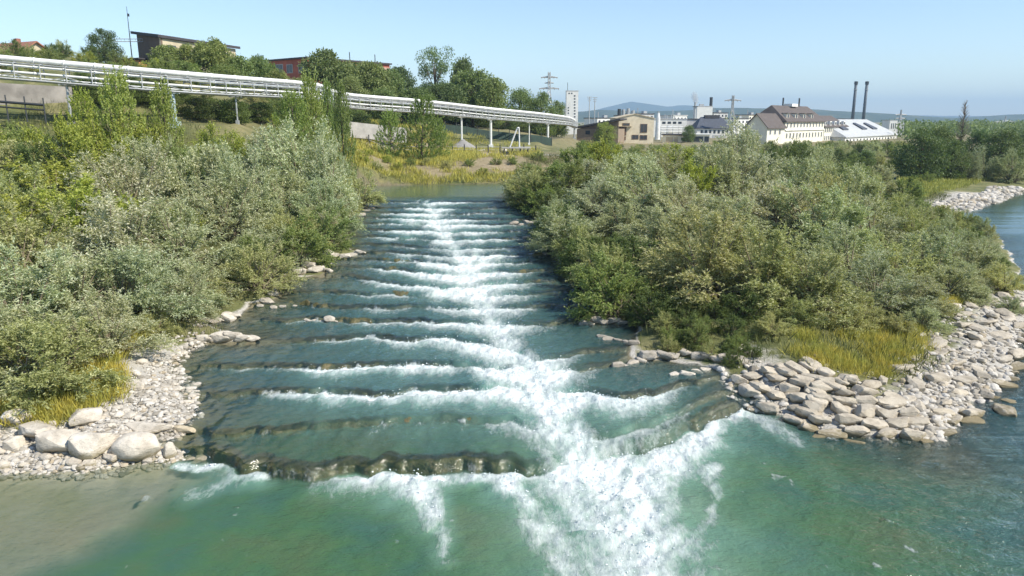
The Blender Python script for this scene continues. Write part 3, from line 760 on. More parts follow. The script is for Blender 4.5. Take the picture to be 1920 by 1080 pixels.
# ------------------------------------------------------------------ plants
def unit(a): return a / (np.linalg.norm(a, axis=-1, keepdims=True) + 1e-9)
def leaf_quads(P, D, L, W_, r_):
    n = len(P); S = unit(np.cross(D, r_.normal(size=(n, 3))))
    mid = P + D * (L * .45)[:, None]
    V = np.stack([P, mid + S * (W_ / 2)[:, None], P + D * L[:, None], mid - S * (W_ / 2)[:, None]], 1).reshape(-1, 3)
    return V, np.arange(4 * n).reshape(n, 4)
def leaf_mat(name, front, back, transl=.28, rough=.55):
    k = N(name); g = k.n('NewGeometry').outputs
    rnd = g['Random Per Island']; tint = k.n('ObjectInfo').outputs['Color']
    c = k.mix(g['Backfacing'], front, back)
    c = k.mix(k.mr(rnd, .0, 1.0), k.mix(1.0, c, (.82, .84, .80), 'MULTIPLY'), k.mix(1.0, c, (1.24, 1.19, 1.10), 'MULTIPLY'))
    c = k.mix(1.0, c, tint, 'MULTIPLY')
    b = k.bsdf(Base_Color=c, Roughness=rough, Specular_IOR_Level=.35)
    t = k.n('BsdfTranslucent', i={'Color': k.mix(1.0, c, (1.25, 1.3, .7), 'MULTIPLY')}).outputs[0]
    return k.done(k.mixs(transl, b, t))
L_willow = leaf_mat('willow_leaf', (.27, .29, .165), (.42, .435, .33), .32, .5)
L_shrub = leaf_mat('shrub_leaf', (.225, .265, .085), (.31, .35, .16), .36)
L_tree = leaf_mat('tree_leaf', (.155, .19, .075), (.21, .25, .125), .36)
L_poplar = leaf_mat('poplar_leaf', (.235, .295, .075), (.34, .39, .17), .40)
M_bark = plain('bark', (.16, .13, .095), .95, 0, .25, 6, .5)
M_twig = plain('twig', (.20, .165, .11), .9, 0, .2, 6)
def curve(a, b, lift, n):
    t = np.linspace(0, 1, n)[:, None]; m = (a + b) / 2 + np.array([0, 0, lift])
    return (1 - t) ** 2 * a + 2 * t * (1 - t) * m + t * t * b
def make_bush(seed, limbs, K, M, Lr, ratio, wind=0.15, loose=.5, low=.05, nlobe=8):
    """many stems fanning out of one root into a crown of rounded lobes, every stem set with leafy shoots"""
    r_ = np.random.default_rng(seed); P, D = [], []; stems = MB()
    zl = low + (1 - low) * (np.arange(nlobe) + .5) / nlobe; al = np.arange(nlobe) * 2.399 + r_.normal(0, .35, nlobe)
    rl = np.sqrt(1 - zl ** 2); LD = np.stack([rl * np.cos(al), rl * np.sin(al), zl], 1); LS = r_.uniform(.84, 1.12, nlobe)
    for j in range(limbs):
        q = j % nlobe
        d0 = unit(LD[q] + r_.normal(0, .27, 3) * np.array([1, 1, .8])); d0[2] = abs(d0[2]) + .02
        ang = math.acos(min(1, float(d0 @ LD[q]) / np.linalg.norm(d0))); rad = LS[q] * (.74 + .30 * math.exp(-(ang / .34) ** 2)) * r_.uniform(.92, 1.05)
        E = d0 * rad * np.array([.5, .5, .90]) + np.array([0, 0, .03])
        b = np.array([r_.normal(0, .05), r_.normal(0, .05), 0])
        cv = curve(b, E, .10, 9); stems.tube([tuple(v) for v in cv], [.011 * (1 - .8 * v) for v in np.linspace(0, 1, 9)], 4)
        tl = np.clip(r_.beta(2.6, .9, K), .3, 1) * 8; i0 = np.minimum(tl.astype(int), 7); fr = (tl - i0)[:, None]
        S = cv[i0] * (1 - fr) + cv[i0 + 1] * fr
        ld = unit(cv[i0 + 1] - cv[i0]); out = unit(S - np.array([0, 0, .30]))
        d = unit(.35 * ld + .65 * out + np.array([-wind, 0, .36]) + loose * r_.normal(size=(K, 3)))
        ln = r_.uniform(.07, .19, K)
        u = np.linspace(.02, 1, M)[None, :, None]
        pts = S[:, None] + d[:, None] * (ln[:, None, None] * u) + np.array([-wind * .25, 0, -.12]) * (ln[:, None, None] * u * u)
        dd = unit(.75 * d[:, None] + .75 * r_.normal(size=(K, M, 3)) + np.array([0, 0, -.12]))
        P.append(pts.reshape(-1, 3)); D.append(dd.reshape(-1, 3))
    P, D = np.concatenate(P), np.concatenate(D); n = len(P)
    L = r_.uniform(Lr[0], Lr[1], n)
    V, F = leaf_quads(P, D, L, L * ratio * r_.uniform(.8, 1.2, n), r_)
    V[:, 2] = np.maximum(V[:, 2], -.01)
    return V, F, stems
def make_tree(seed, clumps, per, Lr, trunk=.28, spread=.42, sig=.075, airy=False, top=1.0):
    r_ = np.random.default_rng(seed); P, D = [], []; stems = MB()
    lean = r_.normal(0, .02, 2)
    stems.tube([(0, 0, 0), (lean[0] * .5, lean[1] * .5, trunk), (lean[0], lean[1], .62), (lean[0], lean[1], .86)], [.028, .021, .012, .003], 7)
    for j in range(clumps):
        z = r_.uniform(trunk * .75, .93); zz = (z - trunk * .75) / (.95 - trunk * .75)
        prof = (math.sin(math.pi * min(1, .18 + .82 * zz)) ** .6) if not airy else (.5 + .5 * zz) * (1.05 - .5 * zz ** 4)
        az = j * 2.399 + r_.normal(0, .35); rr = spread * prof * math.sqrt(r_.uniform(.25, 1.0)) * r_.uniform(.8, 1.12)
        c_ = np.array([rr * math.cos(az) + lean[0], rr * math.sin(az) + lean[1], z])
        z0 = trunk * .7 + (z - trunk * .7) * r_.uniform(.2, .55)
        stems.tube([tuple(q) for q in curve(np.array([lean[0] * .6, lean[1] * .6, z0]), c_, .03, 5)], [.009, .007, .005, .0035, .0015], 4)
        s = sig * r_.uniform(.75, 1.3) * np.array([1.15, 1.15, .75])
        q = r_.normal(size=(per, 3)); q = q / np.linalg.norm(q, axis=1, keepdims=True) * (r_.random(per) ** .45)[:, None] * 1.75
        P.append(c_ + q * s); D.append(unit(q * .6 + r_.normal(size=(per, 3)) * .8 + np.array([0, 0, -.2])))
    P, D = np.concatenate(P), np.concatenate(D); n = len(P); L = r_.uniform(*Lr, n)
    V, F = leaf_quads(P, D, L, L * .62, r_)
    V[:, 2] /= V[:, 2].max() / top
    return V, F, stems
def make_column(seed, shoots, M, Lr, width=.5, low=.02):
    r_ = np.random.default_rng(seed); stems = MB()
    stems.tube([(0, 0, 0), (.01, 0, .4), (0, .01, .9)], [.02, .012, .003], 6)
    z = low + (.93 - low) * r_.random(shoots) ** 1.05; az = r_.uniform(0, 6.28, shoots)
    prof = np.where(z < .3, .45 + 1.6 * z, 1.12 * (1 - z) ** .75 + .06) * width * .5
    rr = prof * np.sqrt(r_.random(shoots))
    S = np.stack([rr * np.cos(az), rr * np.sin(az), z], 1)
    d = unit(np.stack([np.cos(az) * .45, np.sin(az) * .45, np.full(shoots, 1.0)], 1) + .25 * r_.normal(size=(shoots, 3)))
    ln = r_.uniform(.05, .13, shoots); u = np.linspace(0, 1, M)[None, :, None]
    P = (S[:, None] + d[:, None] * ln[:, None, None] * u).reshape(-1, 3)
    D = unit(.7 * d[:, None] + .8 * r_.normal(size=(shoots, M, 3))).reshape(-1, 3)
    for j in range(0, shoots, 9): stems.tube([(0, 0, max(.02, z[j] - .15)), tuple(S[j])], [.005, .002], 4)
    n = len(P); L = r_.uniform(*Lr, n); V, F = leaf_quads(P, D, L, L * .6, r_)
    return V, F, stems
PROTO = {}
def proto(key, made, mat, stem_mat, stem_name='stems'):
    V, F, st = made
    cm_ = np_mesh('crown', V, F, mat, False)
    so = st.build(stem_name, stem_mat, None, True); sm = so.data; bpy.data.objects.remove(so)
    PROTO[key] = (cm_, sm, stem_name)
for s in range(5): proto(f'willow{s}', make_bush(20 + s, 56, 22, 20, (.022, .037), .30, .14 + .05 * s, .5, .05, 7 + s), L_willow, M_twig)
for s in range(3): proto(f'shrub{s}', make_bush(40 + s, 44, 20, 18, (.020, .034), .52, .03, .6, .05, 6 + s), L_shrub, M_twig)
for s in range(3): proto(f'tree{s}', make_tree(60 + s, 58, 170, (.030, .050), .2, .40, .075), L_tree, M_bark, 'trunk')
for s in range(2): proto(f'round{s}', make_tree(70 + s, 70, 150, (.026, .044), .10, .46, .085), L_tree, M_bark, 'trunk')
proto('airy0', make_tree(80, 30, 230, (.018, .032), .34, .36, .062, True), L_tree, M_bark, 'trunk')
for s in range(3): proto(f'column{s}', make_column(90 + s, 420, 22, (.018, .030), .72 + .1 * s), L_poplar, M_bark, 'trunk')
_r = np.random.default_rng(5)
st = MB(); st.tube([(0, 0, 0), (.005, 0, .5), (0, 0, 1)], [.016, .009, .002], 6)
for j in range(170):
    z = _r.uniform(.12, .93); az = _r.uniform(0, 6.28); l = .13 * (1.1 - z) + .02
    st.tube([(0, 0, z), (l * .6 * math.cos(az), l * .6 * math.sin(az), z + .06), (l * math.cos(az), l * math.sin(az), z + .16 * (1.1 - z) + .03)], [.003, .002, .001], 3)
bp = np.stack([_r.normal(0, .03, 260), _r.normal(0, .03, 260), _r.uniform(.05, .5, 260)], 1)
V, F = leaf_quads(bp, unit(_r.normal(size=(260, 3))), np.full(260, .03), np.full(260, .02), _r)
proto('bare0', (V, F, st), L_tree, M_bark, 'trunk')

PLANTS = []   # (x, y, W, H, key, name, desc, cat, zone)
TINT = {'w': (1, 1, 1), 's': (1, 1, 1)}
def plant(name, key, x, y, W_, H_, color, lean=0.0):
    z = gz(x, y) - .08
    root = empty(name, (x, y, z), random.uniform(-.5, .5) if key.startswith('willow') else random.uniform(0, 6.28))
    cm_, sm, sn = PROTO[key]
    c = link('crown', cm_, root, scale=(W_, W_ * random.uniform(.9, 1.1), H_)); c.color = (*color, 1)
    link(sn, sm, root, scale=(W_, W_, H_))
    if lean: root.rotation_euler.y = lean
    return root
def tint(base, v=.10):
    f = random.uniform(1 - v, 1 + v); return tuple(b * f * random.uniform(.96, 1.04) for b in base)
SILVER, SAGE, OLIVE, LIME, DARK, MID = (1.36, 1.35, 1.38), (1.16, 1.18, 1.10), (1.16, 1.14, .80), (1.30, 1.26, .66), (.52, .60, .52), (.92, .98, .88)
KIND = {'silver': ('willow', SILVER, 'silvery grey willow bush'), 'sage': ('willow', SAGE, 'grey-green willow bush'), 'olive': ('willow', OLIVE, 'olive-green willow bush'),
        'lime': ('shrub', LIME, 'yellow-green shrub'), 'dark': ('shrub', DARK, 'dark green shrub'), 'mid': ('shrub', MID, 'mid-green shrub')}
NP = {'willow': 5, 'shrub': 3, 'tree': 3, 'round': 2, 'column': 3}
PX_BUSHES = {
 'L': [(50,590,28.6,230,'olive'),(-60,560,29.5,240,'sage'),(190,566,32.0,170,'sage'),(20,485,33.0,240,'silver'),(285,585,35.5,130,'olive'),(120,470,35,190,'silver'),(225,455,36.5,190,'sage'),(330,505,40,150,'sage'),(30,395,41,220,'olive'),
       (215,370,43,210,'silver'),(320,390,45,170,'sage'),(405,480,46,130,'sage'),(130,345,48,200,'lime'),(455,440,49.5,120,'sage'),(340,395,52,110,'lime'),(-60,330,47,220,'lime'),(20,320,52,170,'olive'),(500,470,52,110,'sage'),
       (545,398,53.5,140,'olive'),(420,330,54,150,'sage'),(380,258,58,140,'silver'),(450,285,57,110,'sage'),(235,285,55,170,'silver'),(605,345,59,100,'sage'),(525,330,60,130,'sage'),(560,238,65,150,'silver'),(605,262,64,90,'silver'),(500,245,67,120,'silver'),
       (100,290,58,170,'lime'),(628,360,63,60,'sage'),(330,300,60,110,'dark'),(75,250,64,110,'dark'),(170,240,66,130,'lime'),(270,262,66,120,'sage'),(20,255,66,130,'olive'),(-40,240,68,120,'lime'),(330,262,70,90,'mid'),(430,262,72,90,'mid'),
       (190,205,71,110,'lime'),(110,212,71,110,'lime'),(30,225,72,90,'mid'),(400,240,78,80,'lime'),(270,225,74,90,'lime'),(455,245,80,60,'lime'),(600,250,72,70,'mid'),(645,300,73,50,'sage'),(640,330,69,50,'olive'),(540,232,82,60,'mid')],
 'I': [(1330,412,41,210,'olive'),(1440,440,40.5,190,'olive'),(1735,565,39.5,110,'sage'),(1690,602,38,90,'olive'),(1290,595,36.6,140,'dark'),(1375,612,35.4,120,'dark'),(1205,590,38.2,90,'dark'),(1450,618,35.2,100,'olive'),(1340,570,37.5,140,'dark'),(1525,470,39.5,180,'olive'),(1235,540,39.5,120,'dark'),(1400,545,37.5,150,'dark'),(1310,560,38,140,'dark'),(1500,560,37.2,130,'olive'),(1600,560,37.5,110,'olive'),(1650,470,42,170,'sage'),(1720,500,43,140,'sage'),  # dark entries colour in the shade under the island willows
       (1600,410,47,170,'sage'),(1690,430,49,150,'olive'),(1780,480,47,140,'sage'),(1840,530,46,110,'sage'),(1890,490,50,90,'olive'),(1900,560,45,60,'sage'),(1760,420,53,140,'sage'),(1820,440,54,100,'sage'),(1545,350,55,160,'sage'),(1455,345,58,150,'silver'),(1380,375,55,120,'silver'),
       (1190,450,46,110,'dark'),(1150,440,50,110,'dark'),(1240,395,51,140,'sage'),(1170,385,55,130,'sage'),(1100,420,56,100,'dark'),(1290,345,59,120,'silver'),(1220,320,62,140,'silver'),(1130,345,62,120,'silver'),(1080,375,64,90,'dark'),
       (1070,310,71,90,'mid'),(1180,288,70,110,'silver'),(1100,300,75,90,'silver'),(1040,300,80,80,'mid'),(1005,318,83,60,'dark'),(1020,345,76,60,'dark'),(1050,345,71,60,'dark'),(1085,268,84,80,'mid'),(1128,258,86,80,'lime'),(1250,290,74,110,'sage'),
       (1390,258,71,130,'silver'),(1425,275,74,110,'silver'),(1350,290,69,110,'sage'),(1300,305,67,70,'lime'),(1270,275,86,90,'lime'),(1320,280,84,80,'mid'),(1480,262,92,70,'dark'),(1505,300,76,110,'sage'),(1590,310,74,120,'sage'),(1660,320,77,110,'olive'),(1560,340,66,130,'olive'),(1640,360,62,130,'sage'),(1720,370,66,100,'olive'),
       (1690,372,72,46,'dark'),(1790,395,62,70,'sage'),(1850,430,60,60,'sage'),(1540,275,105,80,'sage'),(1600,285,104,80,'mid'),(1650,290,106,70,'sage'),(1470,300,84,80,'mid'),(1700,322,102,60,'mid')],
 'F': [(650,300,97,50,'olive'),(680,328,95,36,'lime'),(640,322,93,50,'mid'),(706,333,95,30,'olive'),(690,310,99,50,'lime'),(665,318,97,40,'lime'),(725,312,100,46,'lime'),(770,305,101,44,'mid'),(800,300,102,40,'olive'),(835,312,101,34,'olive'),(880,306,103,40,'mid'),(930,302,104,36,'mid'),(960,300,105,40,'mid'),(985,305,101,44,'mid'),(905,318,99,26,'lime'),(1010,285,110,44,'mid'),(745,322,98,26,'lime')],
}
placed = {z: [] for z in PX_BUSHES}
for zone, lst in PX_BUSHES.items():
    for cx, ty, Y, wpx, kd in lst:
        x, _, ztop = pt(cx, ty, Y); x = float(x)
        if gsd(x, Y) < .5 and zone != 'F':            # keep the roots on land
            dd = [q * .2 for q in range(1, 60)]; c0 = (-1 if zone == 'L' else 1)
            sh_ = next((c * q for q in dd for c in (c0, -c0) if gsd(x + c * q, Y) >= .5), None)
            if sh_ is None: continue
            x += sh_
        H_ = max((ztop - gz(x, Y)) * ((1.27 if zone == 'I' and cx < 1500 and Y < 76 else 1.16) if cx < 1600 else .95) + .1, 1.2); W_ = wpx * Y / FPX * 1.25
        placed[zone].append((x, Y, min(W_, 1.6 * H_), H_, kd, ''))
# smaller bushes that close the gaps in between
def fill(zone, n, xr, yr, gap, hr, kinds, cond):
    c_ = 0
    for _ in range(n * 60):
        x, y = random.uniform(*xr), random.uniform(*yr)
        if not cond(x, y): continue
        if any(math.hypot(x - b[0], y - b[1]) < gap + .22 * b[2] for b in placed[zone]): continue
        h = random.uniform(*hr)
        if zone == 'T':
            h = min(h * 1.2, CAM_H - (42 if .135 < x / y < .27 else 34) / FPX * y - gz(x, y))
            if h < .7: continue
        placed[zone].append((x, y, h * random.uniform(1.0, 1.5), h, random.choice(kinds), 'low ')); c_ += 1
        if c_ >= n: break
fill('L', 24, (-50, 3), (28, 76), 1.0, (1.5, 2.8), ['sage', 'olive', 'lime', 'sage', 'mid'], lambda x, y: gsd(x, y) > 2.2 and abs(x) < .80 * y and not (y < 36 and gsd(x, y) < 4.5))
fill('I', 16, (2, 46), (37, 92), 1.1, (1.4, 2.7), ['sage', 'olive', 'sage', 'mid', 'silver'], lambda x, y: gsd(x, y) > 2.5 and x < .74 * y and not (x < 26 and y < 41 and gsd(x, y) < 5.5) and not (y > 94 and x > 48 and gsd(x, y) < 9))
def shore_row(zone, ys, side, kinds, off=(.5, 1.3)):
    for y in ys:
        xs = np.linspace(-26, 20, 461); s = gsd_v(xs, np.full(461, y)); cx = chute_x(y) if y < 79 else -3.0
        ok = (s > random.uniform(*off)) & ((xs > cx) if side > 0 else (xs < cx))
        if not ok.any(): continue
        x = xs[ok].min() if side > 0 else xs[ok].max()
        h = random.uniform(2.2, 3.6); placed[zone].append((x, y, h * random.uniform(1.2, 1.6), h, random.choice(kinds), 'waterside '))
shore_row('I', np.arange(38, 92, 1.9), 1, ['dark', 'dark', 'mid', 'olive', 'sage'])  # mostly dark-tinted, putting the channel side's deep shade into the leaf colour
shore_row('L', np.arange(38.5, 48, 2.6), -1, ['sage', 'olive', 'sage', 'mid'], (1.0, 1.9)); shore_row('L', np.arange(48, 90, 2.0), -1, ['sage', 'olive', 'mid', 'olive'], (.5, 1.6))
fill('I', 34, (30, 64), (46, 96), .5, (1.2, 2.3), ['sage', 'olive', 'mid'], lambda x, y: .9 < gsd(x, y) < 9 and x > .50 * y and x < .74 * y)
fill('I', 12, (3, 11.5), (32.3, 38), .3, (.8, 1.5), ['mid', 'olive', 'dark'], lambda x, y: gsd(x, y) > .7)
placed['H'] = []; placed['T'] = []
fill('H', 90, (-85, 4), (74, 142), 1.2, (1.6, 3.6), ['mid', 'lime', 'dark', 'olive', 'mid'], lambda x, y: gsd(x, y) > 5 and not (y < 90 and x < -.40 * y) and x < -.11 * y - .0 and abs(x) < .74 * y and not (x > -22 and 100 < y < 128))
fill('T', 170, (8, 150), (124, 258), 1.5, (2.0, 3.8), ['mid', 'sage', 'olive', 'dark', 'mid'], lambda x, y: gsd(x, y) > 7 and .09 * y < x < .60 * y)
BANDS = {'H': [(0, 88, 'on the slope just below the pipes'), (88, 104, 'around the second pipe bridge pillar'), (104, 122, 'behind the young poplars'), (122, 300, 'on the hillside behind the pipes')],
         'T': [(0, 135, 'behind the gravel bar scrub'), (135, 165, 'between scrub and town'), (165, 200, 'on the flat nearer the town'), (200, 300, 'at the foot of the town buildings')],
         'L': [(0, 34, 'just above the boulder beach'), (34, 41, 'beside the fifth sill'), (41, 49, 'level with the seventh sill'), (49, 56, 'by the rows of blocks'), (56, 64, 'beside the upper rapids'), (64, 71, 'below the pipe bridge pillar'), (71, 200, 'right under the pipe bridge')],
         'I': [(0, 41, 'behind the stone bank'), (41, 48, 'second rank from the tip'), (48, 56, 'mid-island by the eighth sill'), (56, 64, 'mid-island by the twelfth sill'), (64, 72, 'beside the topmost sills'), (72, 82, 'level with the calm upper pool'), (82, 98, 'behind the calm upper pool'), (98, 300, 'near the gravel bar')],
         'F': [(0, 300, 'along the far shore of the calm pool')]}
FROM = {'H': 'from the left', 'T': 'from the left', 'L': 'from the rapids', 'I': 'from the rapids', 'F': 'from the left'}
GRP = {'H': 'bushes on the hillside', 'T': 'bushes before the town', 'L': 'bushes on the left bank', 'I': 'bushes on the island', 'F': 'bushes on the far shore of the pool'}
nb = 0
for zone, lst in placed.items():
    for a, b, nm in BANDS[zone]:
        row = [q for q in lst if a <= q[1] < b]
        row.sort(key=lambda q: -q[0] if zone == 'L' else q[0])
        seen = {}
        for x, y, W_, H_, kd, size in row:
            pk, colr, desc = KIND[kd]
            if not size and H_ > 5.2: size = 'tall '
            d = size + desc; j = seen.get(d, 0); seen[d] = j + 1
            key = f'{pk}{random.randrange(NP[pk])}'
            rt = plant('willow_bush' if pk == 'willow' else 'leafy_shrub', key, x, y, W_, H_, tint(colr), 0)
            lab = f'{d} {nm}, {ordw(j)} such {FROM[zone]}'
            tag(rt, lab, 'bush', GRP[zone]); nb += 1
# columnar young poplars and taller trees, each with its own words
TREES = [
 (212,128,73,80,238,'column',(1.1,1.1,.9),'tall yellow-green young poplar standing before the pipe bridge, left of the pillar'),
 (300,150,76,62,250,'column',(1.05,1.05,.9),'slim young poplar just left of the pipe bridge pillar'),
 (150,168,75,70,240,'column',(1.2,1.15,.8),'short bushy young poplar at the left end of the poplar row'),
 (545,170,83,66,250,'column',(.9,.95,.8),'broad young poplar crossing the pipe bridge, left of the forked pair'),
 (580,135,88,56,240,'column',(1.0,1.0,.9),'tallest young poplar reaching above the pipe bridge'),
 (637,152,84,46,285,'column',(.72,.80,.75),'dark slender poplar at the edge of the rapids'),
 (612,150,92,36,245,'column',(.8,.9,.8),'thin poplar between the tallest and the dark slender one'),
 (730,206,106,50,287,'column',(.95,1.0,.95),'small light poplar alone on the gravelly far bank'),
 (787,178,107,60,290,'column',(.62,.72,.6),'dark green poplar leaning left on the far bank'),
 (825,222,110,34,280,'column',(.95,1.0,.8),'pale little poplar right of the leaning dark one'),
 (190,50,145,58,130,'round',(.62,.72,.62),'round dark tree standing alone against the sky beside the mast'),
 (310,82,138,64,150,'tree',(1.3,1.35,1.0),'light green tree before the dark shaded end wall of the tan building'),
 (355,78,138,64,150,'tree',(1.4,1.4,1.0),'yellowish tree hiding the middle of the tan building'),
 (395,66,138,70,150,'tree',(1.3,1.3,1.0),'tallest tree rising in front of the tan building roof'),
 (440,98,138,60,150,'tree',(1.2,1.25,1.0),'light green tree at the low end of the tan building'),
 (480,98,142,64,160,'tree',(1.1,1.2,1.0),'rounded tree just right of the tan building'),
 (520,128,138,56,165,'tree',(1.2,1.2,.9),'low light tree between the tan and the red building'),
 (340,110,126,70,150,'tree',(1.2,1.25,.9),'low spreading tree under the tan building, above the pipes'),
 (420,118,128,80,160,'tree',(1.15,1.2,.9),'wide low tree above the pipes under the tan building'),
 (610,86,160,84,175,'tree',(.95,1.05,.95),'big tree hiding the right end of the red building front'),
 (560,140,135,50,175,'tree',(1.1,1.15,.9),'small tree below the red building wall'),
 (676,110,165,84,180,'tree',(1.1,1.2,1.05),'light tree before the long roof of the red building'),
 (655,140,150,60,185,'tree',(1.2,1.2,1.0),'small light tree above the pipe bend'),
 (648,108,158,74,180,'tree',(1.05,1.1,.95),'light tree hiding the corner of the red building'),
 (698,112,160,80,185,'tree',(1.1,1.15,.95),'light green tree before the middle of the long red roof'),
 (730,121,163,70,185,'tree',(1.0,1.1,.9),'smaller tree before the far end of the long red roof'),
 (752,118,175,66,185,'tree',(.55,.66,.6),'dark tree right of the long red roof'),
 (815,80,190,84,190,'airy',(.85,1.0,1.0),'tall open tree with bare forked trunk above all the others'),
 (868,98,200,52,190,'tree',(.75,.85,.7),'dark upright tree behind the tall open one'),
 (830,150,175,80,200,'tree',(.7,.8,.7),'dark low tree under the tall open tree'),
 (885,122,185,100,205,'tree',(1.05,1.1,.95),'broad green tree right of the tall open tree'),
 (920,138,180,64,205,'tree',(1.15,1.2,1.0),'light green tree at the right shoulder of the broad tree'),
 (780,160,160,70,205,'tree',(.85,.95,.8),'low green tree above the pipes left of the tall open tree'),
 (720,160,152,60,200,'tree',(1.0,1.1,.9),'low green tree above the pipes below the red roof'),
 (975,160,215,62,225,'round',(1.0,1.1,.9),'rounded green tree right of the broad tree, above the pipes'),
 (1015,168,215,62,230,'round',(.95,1.05,.85),'rounded green tree below the lattice pylon'),
 (1045,185,220,40,232,'round',(1.05,1.1,.8),'last green tree at the right end of the pipe bridge'),
 (1135,226,235,40,252,'round',(1.5,1.5,.9),'yellowish tree beside the beige gabled house'),
 (1292,232,262,24,250,'round',(.8,.9,.8),'small dark tree among the white factory pipes'),
 (1735,236,138,84,325,'round',(.62,.74,.62),'big dark round tree at the left of the riverside grove'),
 (1768,230,146,60,322,'round',(.7,.8,.66),'tall dark tree behind the big round one in the grove'),
 (1790,258,140,56,325,'round',(.7,.8,.62),'rounded tree between the grove and the bare poplar'),
 (1845,238,165,60,322,'round',(.62,.76,.66),'dark tree right of the bare poplar'),
 (1885,236,158,74,322,'round',(.72,.84,.7),'broad tree right of the bare poplar by the frame edge'),
 (1925,240,175,70,320,'round',(.7,.8,.75),'dark tree cut by the right edge of the view'),
 (1850,272,145,70,325,'willow',(.9,.95,.9),'grey-green willow below the bare poplar'),
 (1815,270,140,50,325,'willow',(.8,.85,.8),'small grey willow left of the broad riverside tree'),
 (1905,275,140,60,325,'willow',(.9,.95,.85),'grey willow in front of the tree at the right edge'),
 (1812,186,172,30,300,'bare',(.6,.6,.6),'thin nearly leafless poplar above the riverside grove'),
 (1500,262,118,54,290,'round',(.75,.85,.7),'dark leafy tree before the cream building'),
 (1455,270,118,40,290,'tree',(.85,.95,.75),'slim green tree before the gable of the cream building'),
 (1570,276,150,36,292,'tree',(.7,.8,.7),'small dark tree before the white hall'),
 (1627,278,150,34,292,'round',(.8,.9,.8),'rounded small tree before the right half of the white hall'),
 (1400,240,150,40,280,'round',(.9,1.0,.8),'green tree left of the cream building gable'),
]
# the dark thicket behind the pipe bridge
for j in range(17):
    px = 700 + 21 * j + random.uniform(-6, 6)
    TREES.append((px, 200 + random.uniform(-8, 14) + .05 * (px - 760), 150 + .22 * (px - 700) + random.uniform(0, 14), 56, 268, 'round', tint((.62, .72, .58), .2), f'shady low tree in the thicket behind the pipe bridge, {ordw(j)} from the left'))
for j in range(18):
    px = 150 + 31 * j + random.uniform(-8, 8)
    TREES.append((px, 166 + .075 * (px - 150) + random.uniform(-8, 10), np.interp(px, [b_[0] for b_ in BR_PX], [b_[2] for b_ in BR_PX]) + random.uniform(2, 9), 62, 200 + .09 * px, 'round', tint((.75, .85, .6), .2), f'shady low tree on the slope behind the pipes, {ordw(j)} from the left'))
for cx, ty, Y, wpx, by, kd, colr, lab in TREES:
    x, _, zt = pt(cx, ty, Y)
    W_ = wpx * Y / FPX * {'column': 1.75, 'tree': 1.15, 'round': 1.05, 'airy': 1.25, 'willow': 1.15, 'bare': 4.0}[kd]
    if kd == 'bare': W_ = zt - gz(x, Y)
    g = gz(x, Y); H_ = max(zt - g, 2.0)
    key = f'{kd}{random.randrange(NP.get(kd, 1))}'
    nm = {'column': 'poplar_tree', 'tree': 'leafy_tree', 'round': 'leafy_tree', 'airy': 'leafy_tree', 'willow': 'willow_tree', 'bare': 'bare_poplar'}[kd]
    rt = plant(nm, key, x, Y, W_, H_, tint(colr, .05), -.09 if 'leaning' in lab else 0)
    tag(rt, lab, 'tree', 'trees')
# ------------------------------------------------------------------ grass and ground cover: uncountable
def blades(name, pts, h, wd, mat, seed, per=7, spread=.22):
    r_ = np.random.default_rng(seed); P = np.repeat(np.array(pts), per, 0); n = len(P)
    P[:, :2] += r_.normal(0, spread, (n, 2)); D = unit(np.stack([r_.normal(0, .38, n), r_.normal(0, .38, n), np.ones(n)], 1))
    L = r_.uniform(h[0], h[1], n); V, F = leaf_quads(P, D, L, L * wd, r_)
    return tag(link(name, np_mesh(name, V, F, mat)), kind='stuff')
def grass_mat(name, a, b):
    k = N(name); rnd = k.n('NewGeometry').outputs['Random Per Island']; n_ = k.noise(k.pos(), .9, 4)
    c = k.mix(k.mr(n_, .35, .65), a, b); c = k.mix(rnd, k.mix(1., c, (.7, .7, .7), 'MULTIPLY'), k.mix(1., c, (1.3, 1.25, 1.1), 'MULTIPLY'))
    t = k.n('BsdfTranslucent', i={'Color': c}).outputs[0]
    return k.done(k.mixs(.35, k.bsdf(Base_Color=c, Roughness=.6), t))
G_yel = grass_mat('yellow_grass', (.58, .50, .11), (.38, .40, .09)); G_grn = grass_mat('green_weeds', (.16, .18, .055), (.10, .12, .035)); G_far = grass_mat('bank_grass', (.58, .53, .10), (.36, .37, .11))  # green weeds coloured dark so the gaps between bushes look shaded
pts = pick(2600, pxbox(-80, 320, 600, 800), lambda x, y, r_: (gsd_v(x, y) > 2.0) & (gsd_v(x, y) < 6.5) & (y < 36) & (fbm(x * .7, y * .7, 77, 2) > .28), 11, -.03)
blades('yellow_grass', pts, (.25, .75), .055, G_yel, 1, 12)
pts = np.concatenate([pick(1500, pxbox(1490, 1730, 640, 730), lambda x, y, r_: (gsd_v(x, y) > 3.6) & (gsd_v(x, y) < 6.8) & (x > 13) & (fbm(x * .9, y * .9, 79, 3) > .40), 12, -.03),
                      pick(500, pxbox(1770, 1880, 560, 625), lambda x, y, r_: (gsd_v(x, y) > 4) & (gsd_v(x, y) < 9), 13, -.03)])
blades('island_grass', pts, (.12, .6), .05, G_yel, 2, 12, .32)
pts = pick(6500, pxbox(600, 1010, 296, 352), lambda x, y, r_: (gsd_v(x, y) > .1) & (fbm(x * .3, y * .3, 78, 2) > np.where(gsd_v(x, y) < 2.5, .22, np.where(x < -6, .36, .60))), 14, -.03)
blades('bank_grass', pts, (.35, 1.0), .09, G_far, 3, 7, .35)
pts = pick(3000, pxbox(1690, 1990, 320, 392), lambda x, y, r_: gsd_v(x, y) > 8, 15, -.03)
blades('meadow_grass', pts, (.4, 1.1), .10, grass_mat('meadow_grass', (.46, .46, .10), (.30, .34, .09)), 4, 6, .5)
